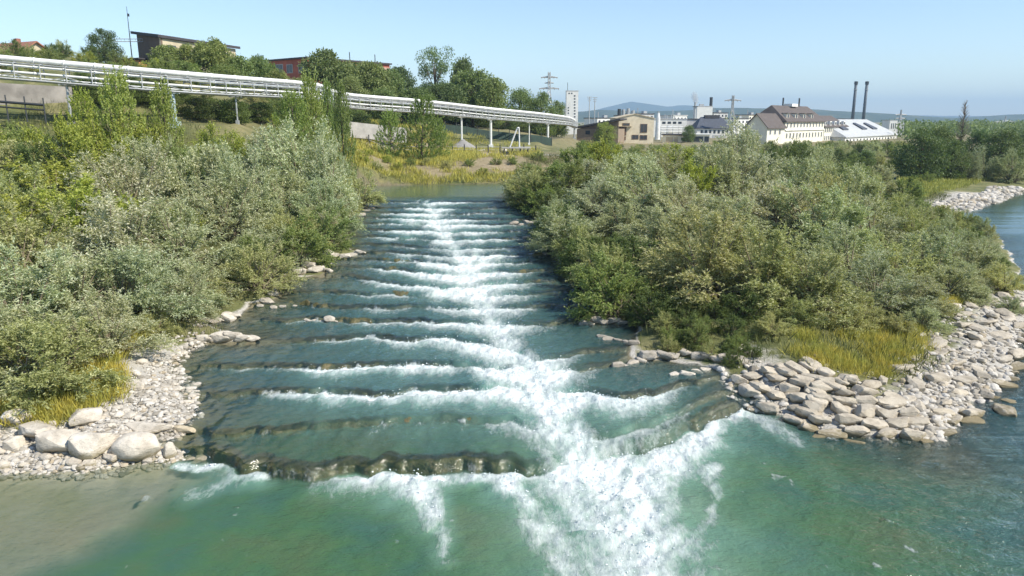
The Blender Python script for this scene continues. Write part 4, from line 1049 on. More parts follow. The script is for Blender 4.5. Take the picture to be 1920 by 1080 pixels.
pts = pick(5200, wbox(-52, 4, 27, 84), lambda x, y, r_: (gsd_v(x, y) > np.where(y < 36, 2.6, .45)) & (np.abs(x) < .78 * y), 16, -.03)
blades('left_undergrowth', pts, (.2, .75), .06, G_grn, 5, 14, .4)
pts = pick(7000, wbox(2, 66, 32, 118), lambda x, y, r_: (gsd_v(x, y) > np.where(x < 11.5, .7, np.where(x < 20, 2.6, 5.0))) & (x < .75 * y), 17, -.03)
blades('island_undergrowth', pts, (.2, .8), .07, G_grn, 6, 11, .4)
# ------------------------------------------------------------------ pipe bridge
M_white = plain('white_pipe_cladding', (.80, .80, .78), .5, .0, .10, .9)
M_steel = plain('galvanised_steel', (.46, .47, .47), .5, .3, .1, 2)
M_conc = plain('concrete', (.46, .44, .41), .9, 0, .14, .8, .3)
M_blue = plain('pale_blue_paint', (.45, .55, .60), .5, 0, .1, 2)
M_dark = plain('dark_metal', (.05, .055, .06), .5, .2, .1, 2)
M_glass = plain('window_glass', (.05, .06, .075), .12, 0, .1, .3)
def smooth_path(P, n):
    out = []
    for i in range(len(P) - 1):
        p0, p1, p2, p3 = P[max(i - 1, 0)], P[i], P[i + 1], P[min(i + 2, len(P) - 1)]
        for j in range(n):
            t = j / n
            out.append(.5 * ((2 * p1) + (p2 - p0) * t + (2 * p0 - 5 * p1 + 4 * p2 - p3) * t * t + (3 * p1 - p0 - 3 * p2 + p3) * t ** 3))
    return out + [P[-1]]
path = smooth_path(BR, 8)
def offs(pth, u, v):
    out = []
    for i, p in enumerate(pth):
        d = (pth[min(i + 1, len(pth) - 1)] - pth[max(i - 1, 0)]); s = Vector((d.y, -d.x, 0)).normalized()
        out.append(p + s * u + Vector((0, 0, v)))
    return out
br = empty('pipe_bridge', (BR[3].x, BR[3].y, 0)); O = Vector(br.location)
path = [p - O for p in path]
tag(br, 'long white pipe bridge on thin pillars crossing the hillside', 'pipe bridge')
for u, v, r in [(.1, .88, .27), (.45, .20, .115), (-.45, .24, .10), (.40, -.40, .11), (-.2, -.46, .085), (.62, -.86, .06)]:
    f = MB().tube([tuple(p) for p in offs(path, u, v)], r, 12); op = offs(path, u, v)
    for a, b in zip(op[2:-1:3], op[3::3]): d = (b - a).normalized() * .07; f.tube([a - d, a + d], r + .045, 12)
    f.build('pipe', M_white, br, True)
tr_ = MB()
for u in (-.75, .78): tr_.tube([tuple(p) for p in offs(path, u, -1.12)], .11, 4); tr_.tube([tuple(p) for p in offs(path, u, .46)], .05, 4)
L_ = [0.]
for a, b in zip(path[:-1], path[1:]): L_.append(L_[-1] + (b - a).length)
def at_len(s):
    i = min(max(int(np.searchsorted(L_, s)) - 1, 0), len(path) - 2); t = (s - L_[i]) / (L_[i + 1] - L_[i])
    d = path[i + 1] - path[i]; return path[i] + d * t, Vector((d.y, -d.x, 0)).normalized()
s, j = 0.5, 0
prev = None
while s < L_[-1]:
    p, sd_ = at_len(s)
    q = [p + sd_ * u + Vector((0, 0, v)) for u, v in ((-.75, -1.12), (.78, -1.12), (.78, .46), (-.75, .46))]
    tr_.bar(q[0], q[1], .10); tr_.bar(q[1], q[2], .08); tr_.bar(q[0], q[3], .08); tr_.bar(q[2], q[3], .08)
    tr_.bar(p + sd_ * -.75 + Vector((0, 0, -.55)), p + sd_ * .78 + Vector((0, 0, -.55)), .07); tr_.bar(p + sd_ * -.75 + Vector((0, 0, 0)), p + sd_ * .78, .07)
    tr_.bar(p + sd_ * .1 + Vector((0, 0, .44)), p + sd_ * .1 + Vector((0, 0, .60)), .25)
    if prev is not None:
        a, b = (prev[1], q[1]), (prev[0], q[0])
        tr_.bar(a[0], a[1] + Vector((0, 0, .57)), .05) if j % 2 else tr_.bar(a[0] + Vector((0, 0, .57)), a[1], .05)
    prev = q; s += 2.3; j += 1
tr_.build('truss', M_steel, br)
for px, Y, r, m in [(136, 79, .14, M_steel), (331, 82.8, .27, M_blue), (437, 89.8, .10, M_steel), (856, 141, .17, M_white), (918, 151, .26, M_white), (994, 166, .12, M_white), (1027, 177.5, .28, M_white), (1079, 238, .30, M_steel)]:
    i = int(np.argmin([abs((p + O).y - Y) for p in path])); c = path[i] + O
    g = gz(c.x, c.y) - .3
    f = MB().tube([(c.x - O.x, c.y - O.y, g), (c.x - O.x, c.y - O.y, c.z - 1.18)], r, 10)
    f.box((c.x - O.x, c.y - O.y, c.z - 1.24), (1.5, .5, .16)); f.box((c.x - O.x, c.y - O.y, g + .35), (r * 3.6, r * 3.6, .7))
    f.build('pillar', m, br)
# ------------------------------------------------------------------ buildings
def quadbox(poly, z0, ztops):
    n = len(poly); v = [(x, y, z0) for x, y in poly] + [(x, y, z) for (x, y), z in zip(poly, ztops)]
    return v, [tuple(range(n))[::-1], tuple(range(n, 2 * n))] + [(i, (i + 1) % n, n + (i + 1) % n, n + i) for i in range(n)]
class House:
    """plan: front-left a, front-right b (world xy), depth going away from the camera; z0 floor, z1 eaves"""
    def __init__(s, name, label, a, b, depth, z0, z1, wall, cat='building', group=None):
        s.a, s.b = Vector(a), Vector(b); s.d = (s.b - s.a); s.L = s.d.length; s.d.normalize()
        s.p = Vector((-s.d.y, s.d.x)); s.D, s.z0, s.z1 = depth, z0, z1
        s.root = empty(name, (s.a.x, s.a.y, z0), math.atan2(s.d.y, s.d.x)); tag(s.root, label, cat, group)
        s.w = MB(); s.wall = wall
    # everything below in local coordinates: x along the front, y into the depth, z up
    def box(s, x0, x1, y0, y1, z0, z1): s.w.box(((x0 + x1) / 2, (y0 + y1) / 2, (z0 + z1) / 2), (x1 - x0, y1 - y0, z1 - z0)); return s
    def walls(s, extra=None):
        s.box(0, s.L, 0, s.D, -1.5, s.z1 - s.z0)
        if extra: s.w.add(*extra)
        s.w.build('wall', s.wall, s.root); return s
    def gable(s, h, mat, axis='x', over=.5, th=.25, name='roof', x0=None, x1=None, zb=None, y0=None, y1=None, hip=0.0):
        x0 = 0 if x0 is None else x0; x1 = s.L if x1 is None else x1; y0 = 0 if y0 is None else y0; y1 = s.D if y1 is None else y1; zb = s.z1 - s.z0 if zb is None else zb
        m = MB()
        if axis == 'x':
            ym = (y0 + y1) / 2; k_ = h / (ym - y0)
            A = [(x0 - over, y0 - over, zb - over * k_), (x1 + over, y0 - over, zb - over * k_), (x1 + over - hip, ym, zb + h), (x0 - over + hip, ym, zb + h)]
            B = [(x1 + over, y1 + over, zb - over * k_), (x0 - over, y1 + over, zb - over * k_), (x0 - over + hip, ym, zb + h), (x1 + over - hip, ym, zb + h)]
            m.prism(A, (0, 0, th)); m.prism(B, (0, 0, th))
            if hip:
                m.prism([A[1], B[0], A[2]], (0, 0, th)); m.prism([B[1], A[0], A[3]], (0, 0, th))
            else:
                for xx in (x0 + .02, x1 - .27): s.w2 = MB().prism([(xx, y0, zb), (xx, y1, zb), (xx, ym, zb + h)], (.25, 0, 0)).build('gable', s.wall, s.root)
        else:
            xm = (x0 + x1) / 2; k_ = h / (xm - x0)
            A = [(x0 - over, y0 - over, zb - over * k_), (xm, y0 - over, zb + h), (xm, y1 + over, zb + h), (x0 - over, y1 + over, zb - over * k_)]
            B = [(xm, y0 - over, zb + h), (x1 + over, y0 - over, zb - over * k_), (x1 + over, y1 + over, zb - over * k_), (xm, y1 + over, zb + h)]
            m.prism(A, (0, 0, th)); m.prism(B, (0, 0, th))
            for yy in (y0 + .02, y1 - .27): MB().prism([(x0, yy, zb), (x1, yy, zb), (xm, yy, zb + h)], (0, .25, 0)).build('gable', s.wall, s.root)
        return m.build(name, mat, s.root)
    def flat(s, mat, over=.4, th=.35, dz=0.0, x0=None, x1=None, slope=0.0, name='roof'):
        x0 = 0 if x0 is None else x0; x1 = s.L if x1 is None else x1; z = s.z1 - s.z0 + dz
        return MB().prism([(x0 - over, -over, z), (x1 + over, -over, z - slope), (x1 + over, s.D + over, z - slope), (x0 - over, s.D + over, z)], (0, 0, th)).build(name, mat, s.root)
    def win(s, x, z, w_, h_, face='front', mat=None, name='window', frame=None):
        m = MB(); f = MB(); t = .12
        if face == 'front': bx = lambda cx, cz, a, b, o, mm: mm.box((cx, -o, cz), (a, .12, b))
        elif face == 'left': bx = lambda cx, cz, a, b, o, mm: mm.box((-o, cx, cz), (.12, a, b))
        else: bx = lambda cx, cz, a, b, o, mm: mm.box((s.L + o, cx, cz), (.12, a, b))
        bx(x, z, w_, h_, .02, m); o = m.build(name, mat or M_glass, s.root)
        if frame:
            bx(x, z - h_ / 2 - t / 2, w_ + 2 * t, t, .05, f); bx(x, z + h_ / 2 + t / 2, w_ + 2 * t, t, .05, f); bx(x - w_ / 2 - t / 2, z, t, h_, .05, f); bx(x + w_ / 2 + t / 2, z, t, h_, .05, f); bx(x, z, .08, h_, .05, f)
            f.build('window_frame', frame, o)
        return o
    def loc(s, px, py):
        """local (x, z) on the front face of the point seen at a photo pixel"""
        dx, dy, dz = ray(px, py); n = Vector((s.p.x, s.p.y))
        t = (s.a.x * n.x + s.a.y * n.y) / (dx * n.x + dy * n.y)
        q = Vector((dx * t, dy * t)); return (q - s.a).dot(s.d), CAM_H + dz * t - s.z0
    def winpx(s, x0, y0, x1, y1, **kw):
        a, c = s.loc(x0, y0); b, d = s.loc(x1, y1)
        return s.win((a + b) / 2, (c + d) / 2, abs(b - a), abs(c - d), **kw)
def xy(px, Y): return (pt(px, 225, Y)[0], Y)
def zz(py, Y): return pt(960, py, Y)[2]
W_cream = plain('cream_render', (.80, .76, .64), .85, 0, .06, .5); W_white = plain('white_render', (.80, .79, .75), .8, 0, .05, .5)
W_beige = plain('beige_render', (.72, .63, .47), .9, 0, .09, .6); W_red = plain('red_cladding', (.42, .12, .075), .8, 0, .12, .6); W_brown_shade = plain('brown_and_shaded_wall', (.17, .12, .09), .85, 0, .1, .6)
W_tan = plain('tan_wall', (.56, .48, .34), .9, 0, .1, .6); W_grey = plain('grey_render', (.50, .50, .50), .85, 0, .08, .6); W_pink = plain('pinkish_wall', (.52, .36, .29), .9, 0, .1, .6)
R_brown = plain('brown_tiles', (.12, .10, .092), .9, 0, .14, 1.2); R_dark = plain('dark_roofing', (.065, .06, .065), .8, 0, .12, 1); R_light = plain('pale_metal_roof', (.50, .51, .51), .6, 0, .10, .7); R_red = plain('red_tiles', (.33, .15, .10), .9, 0, .16, 1.2); R_blue = plain('slate_roof', (.075, .085, .11), .7, 0, .12, 1)
M_gate = plain('brown_wood', (.20, .12, .075), .8, 0, .14, 2)
# tan building on the hill: end wall's shade put into its dark colour, single-pitch roof falling to the right
a_, b_, c_ = Vector(xy(273, 151)), Vector(xy(316, 141)), Vector(xy(452, 160)); d_ = a_ + c_ - b_
za, zb, zc = zz(64, 151), zz(71, 141), zz(92, 160); zd = za + zc - zb
rt = empty('hill_building', (b_.x, b_.y, 20)); o3 = Vector((b_.x, b_.y, 20))
P4 = [a_, b_, c_, d_]; Zt = [za, zb, zc, zd]
def rel(q, z): return (q.x - o3.x, q.y - o3.y, z - o3.z)
for i0, i1, m in ((0, 1, W_brown_shade), (1, 2, W_tan), (2, 3, W_tan), (3, 0, W_brown_shade)):
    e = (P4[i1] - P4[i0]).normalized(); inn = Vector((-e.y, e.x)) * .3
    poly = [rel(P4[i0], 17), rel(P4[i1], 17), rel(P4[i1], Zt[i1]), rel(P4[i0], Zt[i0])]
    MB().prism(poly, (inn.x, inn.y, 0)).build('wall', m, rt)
cx_, cy_ = sum(q.x for q in P4) / 4, sum(q.y for q in P4) / 4
rp = []
for q, z in zip(P4, Zt):
    v = Vector((q.x - cx_, q.y - cy_)); v = v * (1 + 1.0 / v.length); rp.append((cx_ + v.x - o3.x, cy_ + v.y - o3.y, z + .02 - o3.z))
MB().prism(rp, (0, 0, .5)).build('roof', R_dark, rt)
e = (c_ - b_); n_ = Vector((e.y, -e.x)).normalized()
for t in (.12, .3, .48, .66, .84):
    q = b_ + e * t + n_ * .03; zt_ = zb + (zc - zb) * t
    MB().box((q.x - o3.x, q.y - o3.y, zt_ - 1.6 - o3.z), (2.2, .12, 1.1), math.atan2(e.y, e.x)).build('window', M_glass, rt)
tag(rt, 'long tan building on the hill with dark shaded end wall and black single-pitch roof', 'building')
# red building
h = House('red_building', 'red flat-roofed building front behind a big tree, with a long low wing', xy(511, 204), xy(583, 194), 28, 19, zz(113, 200), W_red).walls()
h.flat(R_dark, .5, .4)
h.winpx(538, 122, 549, 136, frame=W_grey); h.winpx(560, 121, 573, 136, frame=W_grey); h.winpx(517, 122, 531, 136, frame=W_grey)
MB().box((h.L + .12, h.D / 2 + 3, h.z1 - h.z0 - 2.6), (.2, h.D - 7, 3.6)).build('side_panel', W_pink, h.root)
for t in (9, 14.5, 20, 25): h.win(t, h.z1 - h.z0 - 2.2, 3.6, 1.3, 'right')
for px_off in (9, 15, 24): MB().tube([(h.L - 1.5, px_off, h.z1 - h.z0), (h.L - 1.5, px_off, h.z1 - h.z0 + 2.6)], .12, 6).build('roof_pipe', M_dark, h.root)
h = House('small_hut', 'small orange brick hut with dark roof below the tan building', xy(226, 143), xy(272, 141), 5, 21, zz(113, 142), plain('orange_brick', (.52, .24, .12), .9, 0, .12, 2)).walls(); h.flat(R_dark, .5, .25, slope=-.1); h.winpx(232, 117, 246, 125)
h = House('red_roofed_house', 'house showing only its red tiled roof and chimney at the left edge', xy(-46, 168), xy(46, 160), 9, 22, zz(106, 164), W_tan).walls(); h.gable(2.9, R_red, 'x', .6, .25)
MB().box((h.L * .66, h.D * .5, h.z1 - h.z0 + 3.0), (.9, .9, 1.8)).build('chimney', R_red, h.root)
# mast
mx, my, mz = pt(248, 112, 147); g0 = gz(mx, my)
ms = empty('antenna_mast', (mx, my, g0)); tag(ms, 'thin tall antenna mast beside the tan building, with a horizontal ladder boom', 'mast')
ht = zz(12, 147) - g0
MB().tube([(0, 0, 0), (0, 0, ht * .55), (0, 0, ht)], [.11, .08, .035], 6).build('pole', M_dark, ms)
z_a, z_b = zz(73, 147) - g0, zz(78, 147) - g0
f = MB(); f.bar((-3.1, 0, z_a), (2.4, 0, z_a), .09); f.bar((-3.1, 0, z_b), (2.4, 0, z_b), .09)
for t in range(9): f.bar((-3.1 + .69 * t, 0, z_a), (-3.1 + .69 * t, 0, z_b), .05)
f.build('boom', M_steel, ms); MB().box((.18, 0, ht * .86), (.3, .2, .5)).build('antenna', M_dark, ms)
# concrete retaining wall and walls on the slope
def wall(name, label, p0, p1, hgt, th, mat, coping=True):
    a, b = Vector(p0), Vector(p1); d = (b - a); d.z = 0; L = d.length
    rt = empty(name, a, math.atan2(d.y, d.x)); tag(rt, label, 'wall')
    dz = b.z - a.z
    MB().prism([(0, 0, -hgt), (L, 0, dz - hgt), (L, 0, dz), (0, 0, 0)], (0, th, 0)).build('wall_body', mat, rt)
    if coping: MB().prism([(-.05, -.08, 0.002), (L + .05, -.08, dz + .002), (L + .05, -.08, dz + .14), (-.05, -.08, .14)], (0, th + .16, 0)).build('coping', M_white, rt)
    return rt
wall('retaining_wall', 'sloping grey concrete retaining wall under the left end of the pipe bridge', pt(-130, 148, 79), pt(134, 163, 84.5), 5.0, 1.2, plain('stained_concrete', (.40, .37, .34), .95, 0, .22, .5, .4), False)
wall('low_wall', 'broken pale concrete wall right of the pipe bridge pillar', pt(338, 208, 92), pt(424, 219, 97), 1.6, .5, M_conc)
wall('low_wall', 'short pale concrete wall above the silvery willows', pt(436, 221, 97), pt(512, 231, 103), 1.5, .5, M_conc)
wall('low_wall', 'pale concrete wall half hidden behind the young poplars left of the pillar', pt(252, 203, 89), pt(300, 207, 90), 1.4, .5, M_conc)
wall('low_wall', 'light concrete wall behind the poplars of the gravelly far bank', pt(655, 228, 120), pt(762, 240, 124), 2.4, .5, M_conc, False)
rl = empty('guard_rail', pt(-60, 188, 76)); tag(rl, 'dark railing along the foot of the concrete retaining wall', 'railing')
A, B = Vector(pt(-60, 186, 76)) - Vector(rl.location), Vector(pt(82, 197, 76)) - Vector(rl.location)
MB().bar(A, B, .18).bar(A + Vector((0, 0, -.5)), B + Vector((0, 0, -.5)), .12).build('rail', M_dark, rl)
for t in (0, .25, .5, .75, 1): q = A + (B - A) * t; MB().bar(q + Vector((0, 0, .7)), q + Vector((0, 0, -1.8)), .11).build('post', M_dark, rl)
# far bank: fence, netting, gravel heap, hoist
fr_ = empty('wire_fence', (*xy(690, 122), gz(*xy(690, 122)))); tag(fr_, 'dark post and wire fence along the gravelly far bank', 'fence')
fo3 = Vector(fr_.location); last = None
for j in range(15):
    px = 690 + 22.5 * j; x, y = xy(px, 121 + .5 * j); g = gz(x, y); q = Vector((x, y, g)) - fo3
    MB().bar(q + Vector((0, 0, -.2)), q + Vector((0, 0, 1.45)), .13).build('post', M_dark, fr_)
    if last is not None:
        MB().bar(last + Vector((0, 0, 1.1)), q + Vector((0, 0, 1.1)), .035).bar(last + Vector((0, 0, .6)), q + Vector((0, 0, .6)), .035).build('wire', M_steel, fr_)
    last = q
M_net = plain('green_netting', (.03, .055, .042), .8, 0, .15, .8)
nf = empty('net_fence', (*xy(815, 152), gz(*xy(815, 152)))); tag(nf, 'dark green netting fence behind the pillars of the pipe bridge', 'fence'); no = Vector(nf.location); last = None
for j in range(12):
    x, y = xy(815 + 20 * j, 152 + 2.0 * j); q = Vector((x, y, gz(x, y))) - no
    MB().bar(q + Vector((0, 0, -.2)), q + Vector((0, 0, 2.4)), .1).build('post', M_dark, nf)
    if last is not None: MB().prism([last, q, q + Vector((0, 0, 1.7)), last + Vector((0, 0, 1.7))], (0, .03, 0)).build('net_panel', M_net, nf)
    last = q
hx, hy = xy(868, 139); r_ = np.random.default_rng(3)
u, v = np.meshgrid(np.linspace(0, 1, 26), np.linspace(0, 2 * np.pi, 49))
hr = u * (1 + .25 * (fbm(np.cos(v) * 1.5 + 5, np.sin(v) * 1.5 + 5, 8, 3) - .5))
HX, HY = 2.9 * hr * np.cos(v), 2.2 * hr * np.sin(v); HZ = 2.0 * (1 - u) ** .85 + .22 * (fbm(HX * 2, HY * 2, 9, 4) - .5) - .25
k = N('heap_gravel'); cc = k.ramp(k.noise(k.pos(), 6, 5, .7), [(.3, (.2, .19, .18)), (.7, (.36, .345, .33))]); M_heap = k.done(k.bsdf(Base_Color=cc, Roughness=.95))
tag(link('gravel_heap', grid_mesh('gravel_heap', HX, HY, HZ, M_heap), None, (hx, hy, gz(hx, hy))), 'grey heap of gravel on the far bank under the pipe bridge', 'gravel heap')
for j in range(9):
    x, y = xy(893 + 6.5 * j, 137 + random.uniform(-2, 2)); w_ = random.uniform(.7, 1.3)
    rock(x, y, w_, w_ * .8, w_ * .6, f'white stone dumped right of the gravel heap, {ordw(j)} from the heap', 'white stones beside the gravel heap', tone=1.25)
hb = empty('hoist_frame', (*xy(968, 121), gz(*xy(968, 121)))); tag(hb, 'white A-shaped hoist frame over a small landing on the far bank', 'hoist'); S_ = 121 / FPX
def hp(px, py, dy=0): return ((px - 968) * S_, dy, zz(py, 121) - hb.location.z)
f = MB()
for dy in (-.7, .7):
    f.bar(hp(955, 280, dy), hp(970, 240, dy * .2), .16); f.bar(hp(974, 280, dy), hp(973, 240, dy * .2), .14)
f.bar(hp(970, 240, -.3), hp(973, 240, .3), .2); f.bar(hp(959, 268, -.7), hp(959, 268, .7), .1); f.build('a_frame', M_white, hb)
MB().box(((968 - 968) * S_, 0, zz(277, 121) - hb.location.z), (4.6, 1.9, .18)).build('platform', M_conc, hb)
for dx in (-1.9, -.6, .7, 1.9): MB().bar((dx, -.8, zz(277, 121) - hb.location.z), (dx - .3, -.9, -.8), .12).build('trestle_post', M_dark, hb); MB().bar((dx, .8, zz(277, 121) - hb.location.z), (dx, .8, -.8), .12).build('trestle_post', M_dark, hb)
f = MB(); f.prism([hp(944, 282, -1.5), hp(975, 290, -1.5), hp(975, 297, -1.5), hp(950, 290, -1.5)], (0, .8, 0)); f.build('ramp', M_dark, hb)
# ------------------------------------------------------------------ town beyond the island
h = House('white_tower', 'tall white tower block with a column of dark windows, behind the pipe bridge end', xy(1061.5, 420), xy(1083.5, 420), 7, 2, zz(171, 420), W_white, 'tower').walls(); h.flat(W_grey, .1, .4)
for j in range(8): h.winpx(1076.2, 178.5 + 5.6 * j, 1079, 181 + 5.6 * j)
for j, (a, b) in enumerate([(1066, 175), (1071, 175), (1064.5, 202), (1064.5, 207), (1064.5, 212)]): h.winpx(a, b - 1.2, a + 2.4, b + 1.2)
MB().box((-.45, 3.5, 8.5), (.8, 6.8, 17)).build('left_side_strip', W_grey, h.root); MB().tube([(.6, 1, h.z1 - 2), (.6, 1, h.z1 + 2.6)], .14, 6).build('mast', M_dark, h.root)  # grey strip along the left side of the tower
for px, tp, Y in [(1104.5, 182, 380), (1114.5, 183, 384)]:
    x, y = xy(px, Y); g = gz(x, y); rt = empty('floodlight_mast', (x, y, g)); tag(rt, f'{"left" if px < 1110 else "right"} one of two thin masts right of the white tower', 'mast', 'twin masts')
    t = zz(tp, Y) - g; MB().tube([(0, 0, 0), (0, 0, t)], [.32, .2], 6).build('pole', M_steel, rt)
    f = MB()
    for q in (.0, .9, 1.8): f.box((0, 0, t - q), (2.4 - q * .5, .3, .28))
    f.build('lamp_arms', M_steel, rt)
h = House('low_shed', 'low brown shed with a long dark roof left of the beige house', xy(1082, 240), xy(1160, 236), 12, 5.0, zz(242, 238), plain('brown_boards', (.30, .23, .17), .9, 0, .14, 1)).walls(); h.flat(R_dark, .6, .5, .2, slope=-2.6)
MB().prism([(0, .1, h.z1 - h.z0), (h.L, .1, h.z1 - h.z0), (h.L, .1, h.z1 - h.z0 + 2.6)], (0, .3, 0)).build('gable', W_brown_shade, h.root)
h.winpx(1098, 245, 1106, 252); h.winpx(1124, 245, 1132, 252)
h = House('gabled_house', 'beige gabled house with brown windows, nearest building beyond the island', xy(1155.5, 250), xy(1226.5, 250), 16, 3.2, zz(222, 250), W_beige).walls(); h.gable(1.35, W_tan, 'y', .25, .2)
for r in [(1162, 238, 1167, 253), (1168.5, 238, 1173.5, 253), (1168, 231.5, 1180, 235.5), (1201.5, 233, 1212.5, 248), (1185.5, 253.5, 1196.5, 260.5), (1200.5, 254, 1212.5, 261.5), (1161, 256.5, 1172.5, 262)]: h.winpx(*r, mat=M_gate if r[0] < 1170 and r[3] > 250 else None, frame=M_gate)
MB().box((2.7, -.4, h.loc(1170, 236.8)[1]), (5.0, .8, .16)).build('ledge', W_tan, h.root); MB().box((h.L / 2, -.15, .3), (h.L, .28, 1.0)).build('plinth', W_grey, h.root)
h = House('tank_building', 'grey rooftop tanks showing above the beige house', xy(1157, 330), xy(1192, 330), 10, 3, zz(217, 330), W_grey).walls(); h.flat(R_dark, .2, .3)
for px, tp in [(1163, 204), (1171, 205), (1180, 203), (1189, 207)]:
    a, b = h.loc(px, tp); MB().tube([(a, 3, h.z1 - h.z0 + .3), (a, 3, b)], .75, 12).build('tank', M_steel if px != 1163 else M_dark, h.root)
h = House('white_factory', 'low white factory behind white pipes, right of the beige house', xy(1226, 345), xy(1288, 345), 14, 3, zz(224, 345), W_white).walls(); h.flat(W_grey, .2, .4)
for j in range(4): h.winpx(1242 + 10 * j, 228, 1248 + 10 * j, 232)
for px, tp in [(1250, 214), (1254, 216), (1262, 215), (1268, 218)]:
    a, b = h.loc(px, tp); MB().tube([(a, 4, h.z1 - h.z0), (a, 4, b)], .22, 6).build('vent_pipe', M_steel, h.root)
x, y = xy(1234, 300); g = gz(x, y); rt = empty('white_stack', (x, y, g)); tag(rt, 'short white stack right of the beige house roof', 'chimney'); f = MB(); f.tube([(0, 0, 0), (0, 0, zz(222, 300) - g), (0, 0, zz(212, 300) - g)], [1.1, .85, .5], 12); f.build('shaft', M_white, rt); MB().tube([(0, 0, zz(212, 300) - g), (0, 0, zz(209, 300) - g)], .35, 8).build('cap', M_steel, rt)
x, y = xy(1239, 288); g = gz(x, y); rt = empty('pipe_rack', (x, y, g)); tag(rt, 'rack of stacked white pipes in front of the white factory', 'pipe rack'); S2 = 288 / FPX
for py in (238.5, 241.5, 244.5, 247.5): MB().tube([(0, 0, zz(py, 288) - g), (44 * S2, 0, zz(py, 288) - g)], .22, 8).build('pipe', M_white, rt)
f = MB()
for q in (1, 12, 23, 34, 43): f.bar((q * S2, .3, -.3), (q * S2, .3, zz(236.5, 288) - g), .24)
f.build('rack_frame', M_steel, rt); MB().box((20 * S2, 2.2, zz(243, 288) - g), (9 * S2, 2, 3)).build('valve_house', W_white, rt)
h = House('canopy_building', 'flat-roofed pale yellow building with three dark bays above the bushes', xy(1244, 266), xy(1332, 262), 9, 2.4, zz(253.5, 264), W_cream).walls(); h.flat(R_dark, .5, .35, x1=h.L * .45); h.flat(W_white, .3, .5, .0, x0=h.L * .47)
for r in [(1287.5, 256, 1296.5, 266), (1299.5, 256, 1318, 266), (1321, 256, 1329, 266)]: h.winpx(*r)  # dark panels colour in the shade inside three open bays
for r in [(1249, 257, 1262, 268), (1264, 257, 1271, 268), (1277, 258, 1284, 262)]: h.winpx(*r, mat=W_tan if r[0] < 1270 else None)
h = House('slate_factory', 'grey-white factory with a dark slate hipped roof below the lattice pylon', xy(1308, 335), xy(1372, 335), 13, 2, zz(240, 335), W_white).walls(); h.gable(4.6, R_blue, 'x', .5, .25, hip=3.5)
MB().box((h.L * .52, h.D * .5, h.z1 - h.z0 + 4.9), (6.5, 2.4, 1.4)).build('roof_lantern', R_dark, h.root)
for j in range(7): h.winpx(1314 + 8 * j, 244, 1317.5 + 8 * j, 250)
h.winpx(1336, 253, 1352, 260, mat=W_grey)
h = House('long_shed', 'pale long shed left of the slate roofed factory', xy(1286, 350), xy(1316, 350), 12, 2, zz(224, 350), W_grey).walls(); h.flat(R_dark, .3, .4); h.winpx(1303, 230, 1308, 236)
h = House('white_block', 'white windowless block with a dark stack, behind the slate roofed factory', xy(1306, 430), xy(1335, 430), 9, 2, zz(200, 430), W_white).walls(); h.flat(W_grey, .1, .4)
MB().tube([(h.L - .6, 2, 0), (h.L - .6, 2, zz(182, 430) - 2)], .85, 10).build('stack', M_dark, h.root); MB().box((h.L * .35, 3, h.z1 - h.z0 + .8), (2.4, 2, 1.4)).build('roof_unit', M_steel, h.root)
x, y = xy(1302, 420); g = gz(x, y); rt = empty('steam_stack', (x, y, g)); tag(rt, 'thin grey stack giving off steam left of the white block', 'chimney'); MB().tube([(0, 0, 0), (0, 0, zz(192, 420) - g)], [.9, .6], 10).build('shaft', M_steel, rt); MB().box((0, 0, zz(200, 420) - g), (2.2, 2.2, .4)).build('gallery', M_dark, rt)
k = N('steam'); v_ = k.n('VolumePrincipled', i={'Color': (.95, .95, .95), 'Density': .28}); k.t.links.new(v_.outputs[0], k.out.inputs['Volume'])
Vs = shape_rock(ICO3[0], 5, 0, .9, 1, .7) * np.array([2.0, 2.0, 4.2]); Vs[:, 0] += Vs[:, 2] * -.2
tag(link('steam', np_mesh('steam', Vs, ICO3[1], k.m, True), None, (x - .4, y, zz(184, 420))), kind='stuff')
# the cream building by the river
h = House('cream_building', 'large cream building with steep brown roof and grey gable, beyond the island', xy(1473, 262), xy(1546, 293), 12.5, 1.5, zz(226, 262), W_cream).walls(); h.gable(5.0, R_brown, 'x', .7, .3, hip=3.0)
n_ = int(h.L / 3.3)
for j in range(n_):
    for z_, hh in ((h.z1 - h.z0 - 1.6, 1.5), (h.z1 - h.z0 - 5.2, 1.7), (h.z1 - h.z0 - 8.8, 1.7)): h.win(2 + j * 3.3, z_, 1.15, hh, frame=W_white)
for j in range(4):
    x0 = 4 + j * 8.2; f = MB().box((x0, 1.9, h.z1 - h.z0 + 1.5), (2.4, 2.4, 1.8)); dm = f.build('dormer', W_cream, h.root); MB().box((x0, 1.75, h.z1 - h.z0 + 2.5), (2.8, 2.9, .2)).build('dormer_roof', R_brown, dm); MB().box((x0, .68, h.z1 - h.z0 + 1.5), (1.5, .1, 1.1)).build('window', M_glass, dm)
MB().box((h.L / 2, -.2, h.z1 - h.z0 - 3.3), (h.L + .2, .4, .3)).build('cornice', W_white, h.root)
for t, hh in ((.32, 2.6), (.72, 2.8)): MB().tube([(h.L * t, h.D / 2, h.z1 - h.z0 + 4.8), (h.L * t, h.D / 2, h.z1 - h.z0 + 5.4 + hh)], .3, 8).build('chimney', M_dark, h.root)
MB().box((h.L * .52, h.D / 2, h.z1 - h.z0 + 5.5), (6, 3, 1.0)).build('roof_box', W_white, h.root)
for zq in (3, 6.2): h.win(h.D * .3, h.z1 - h.z0 - zq, 1.1, 1.5, 'left', frame=W_white); h.win(h.D * .66, h.z1 - h.z0 - zq, 1.1, 1.5, 'left', frame=W_white)
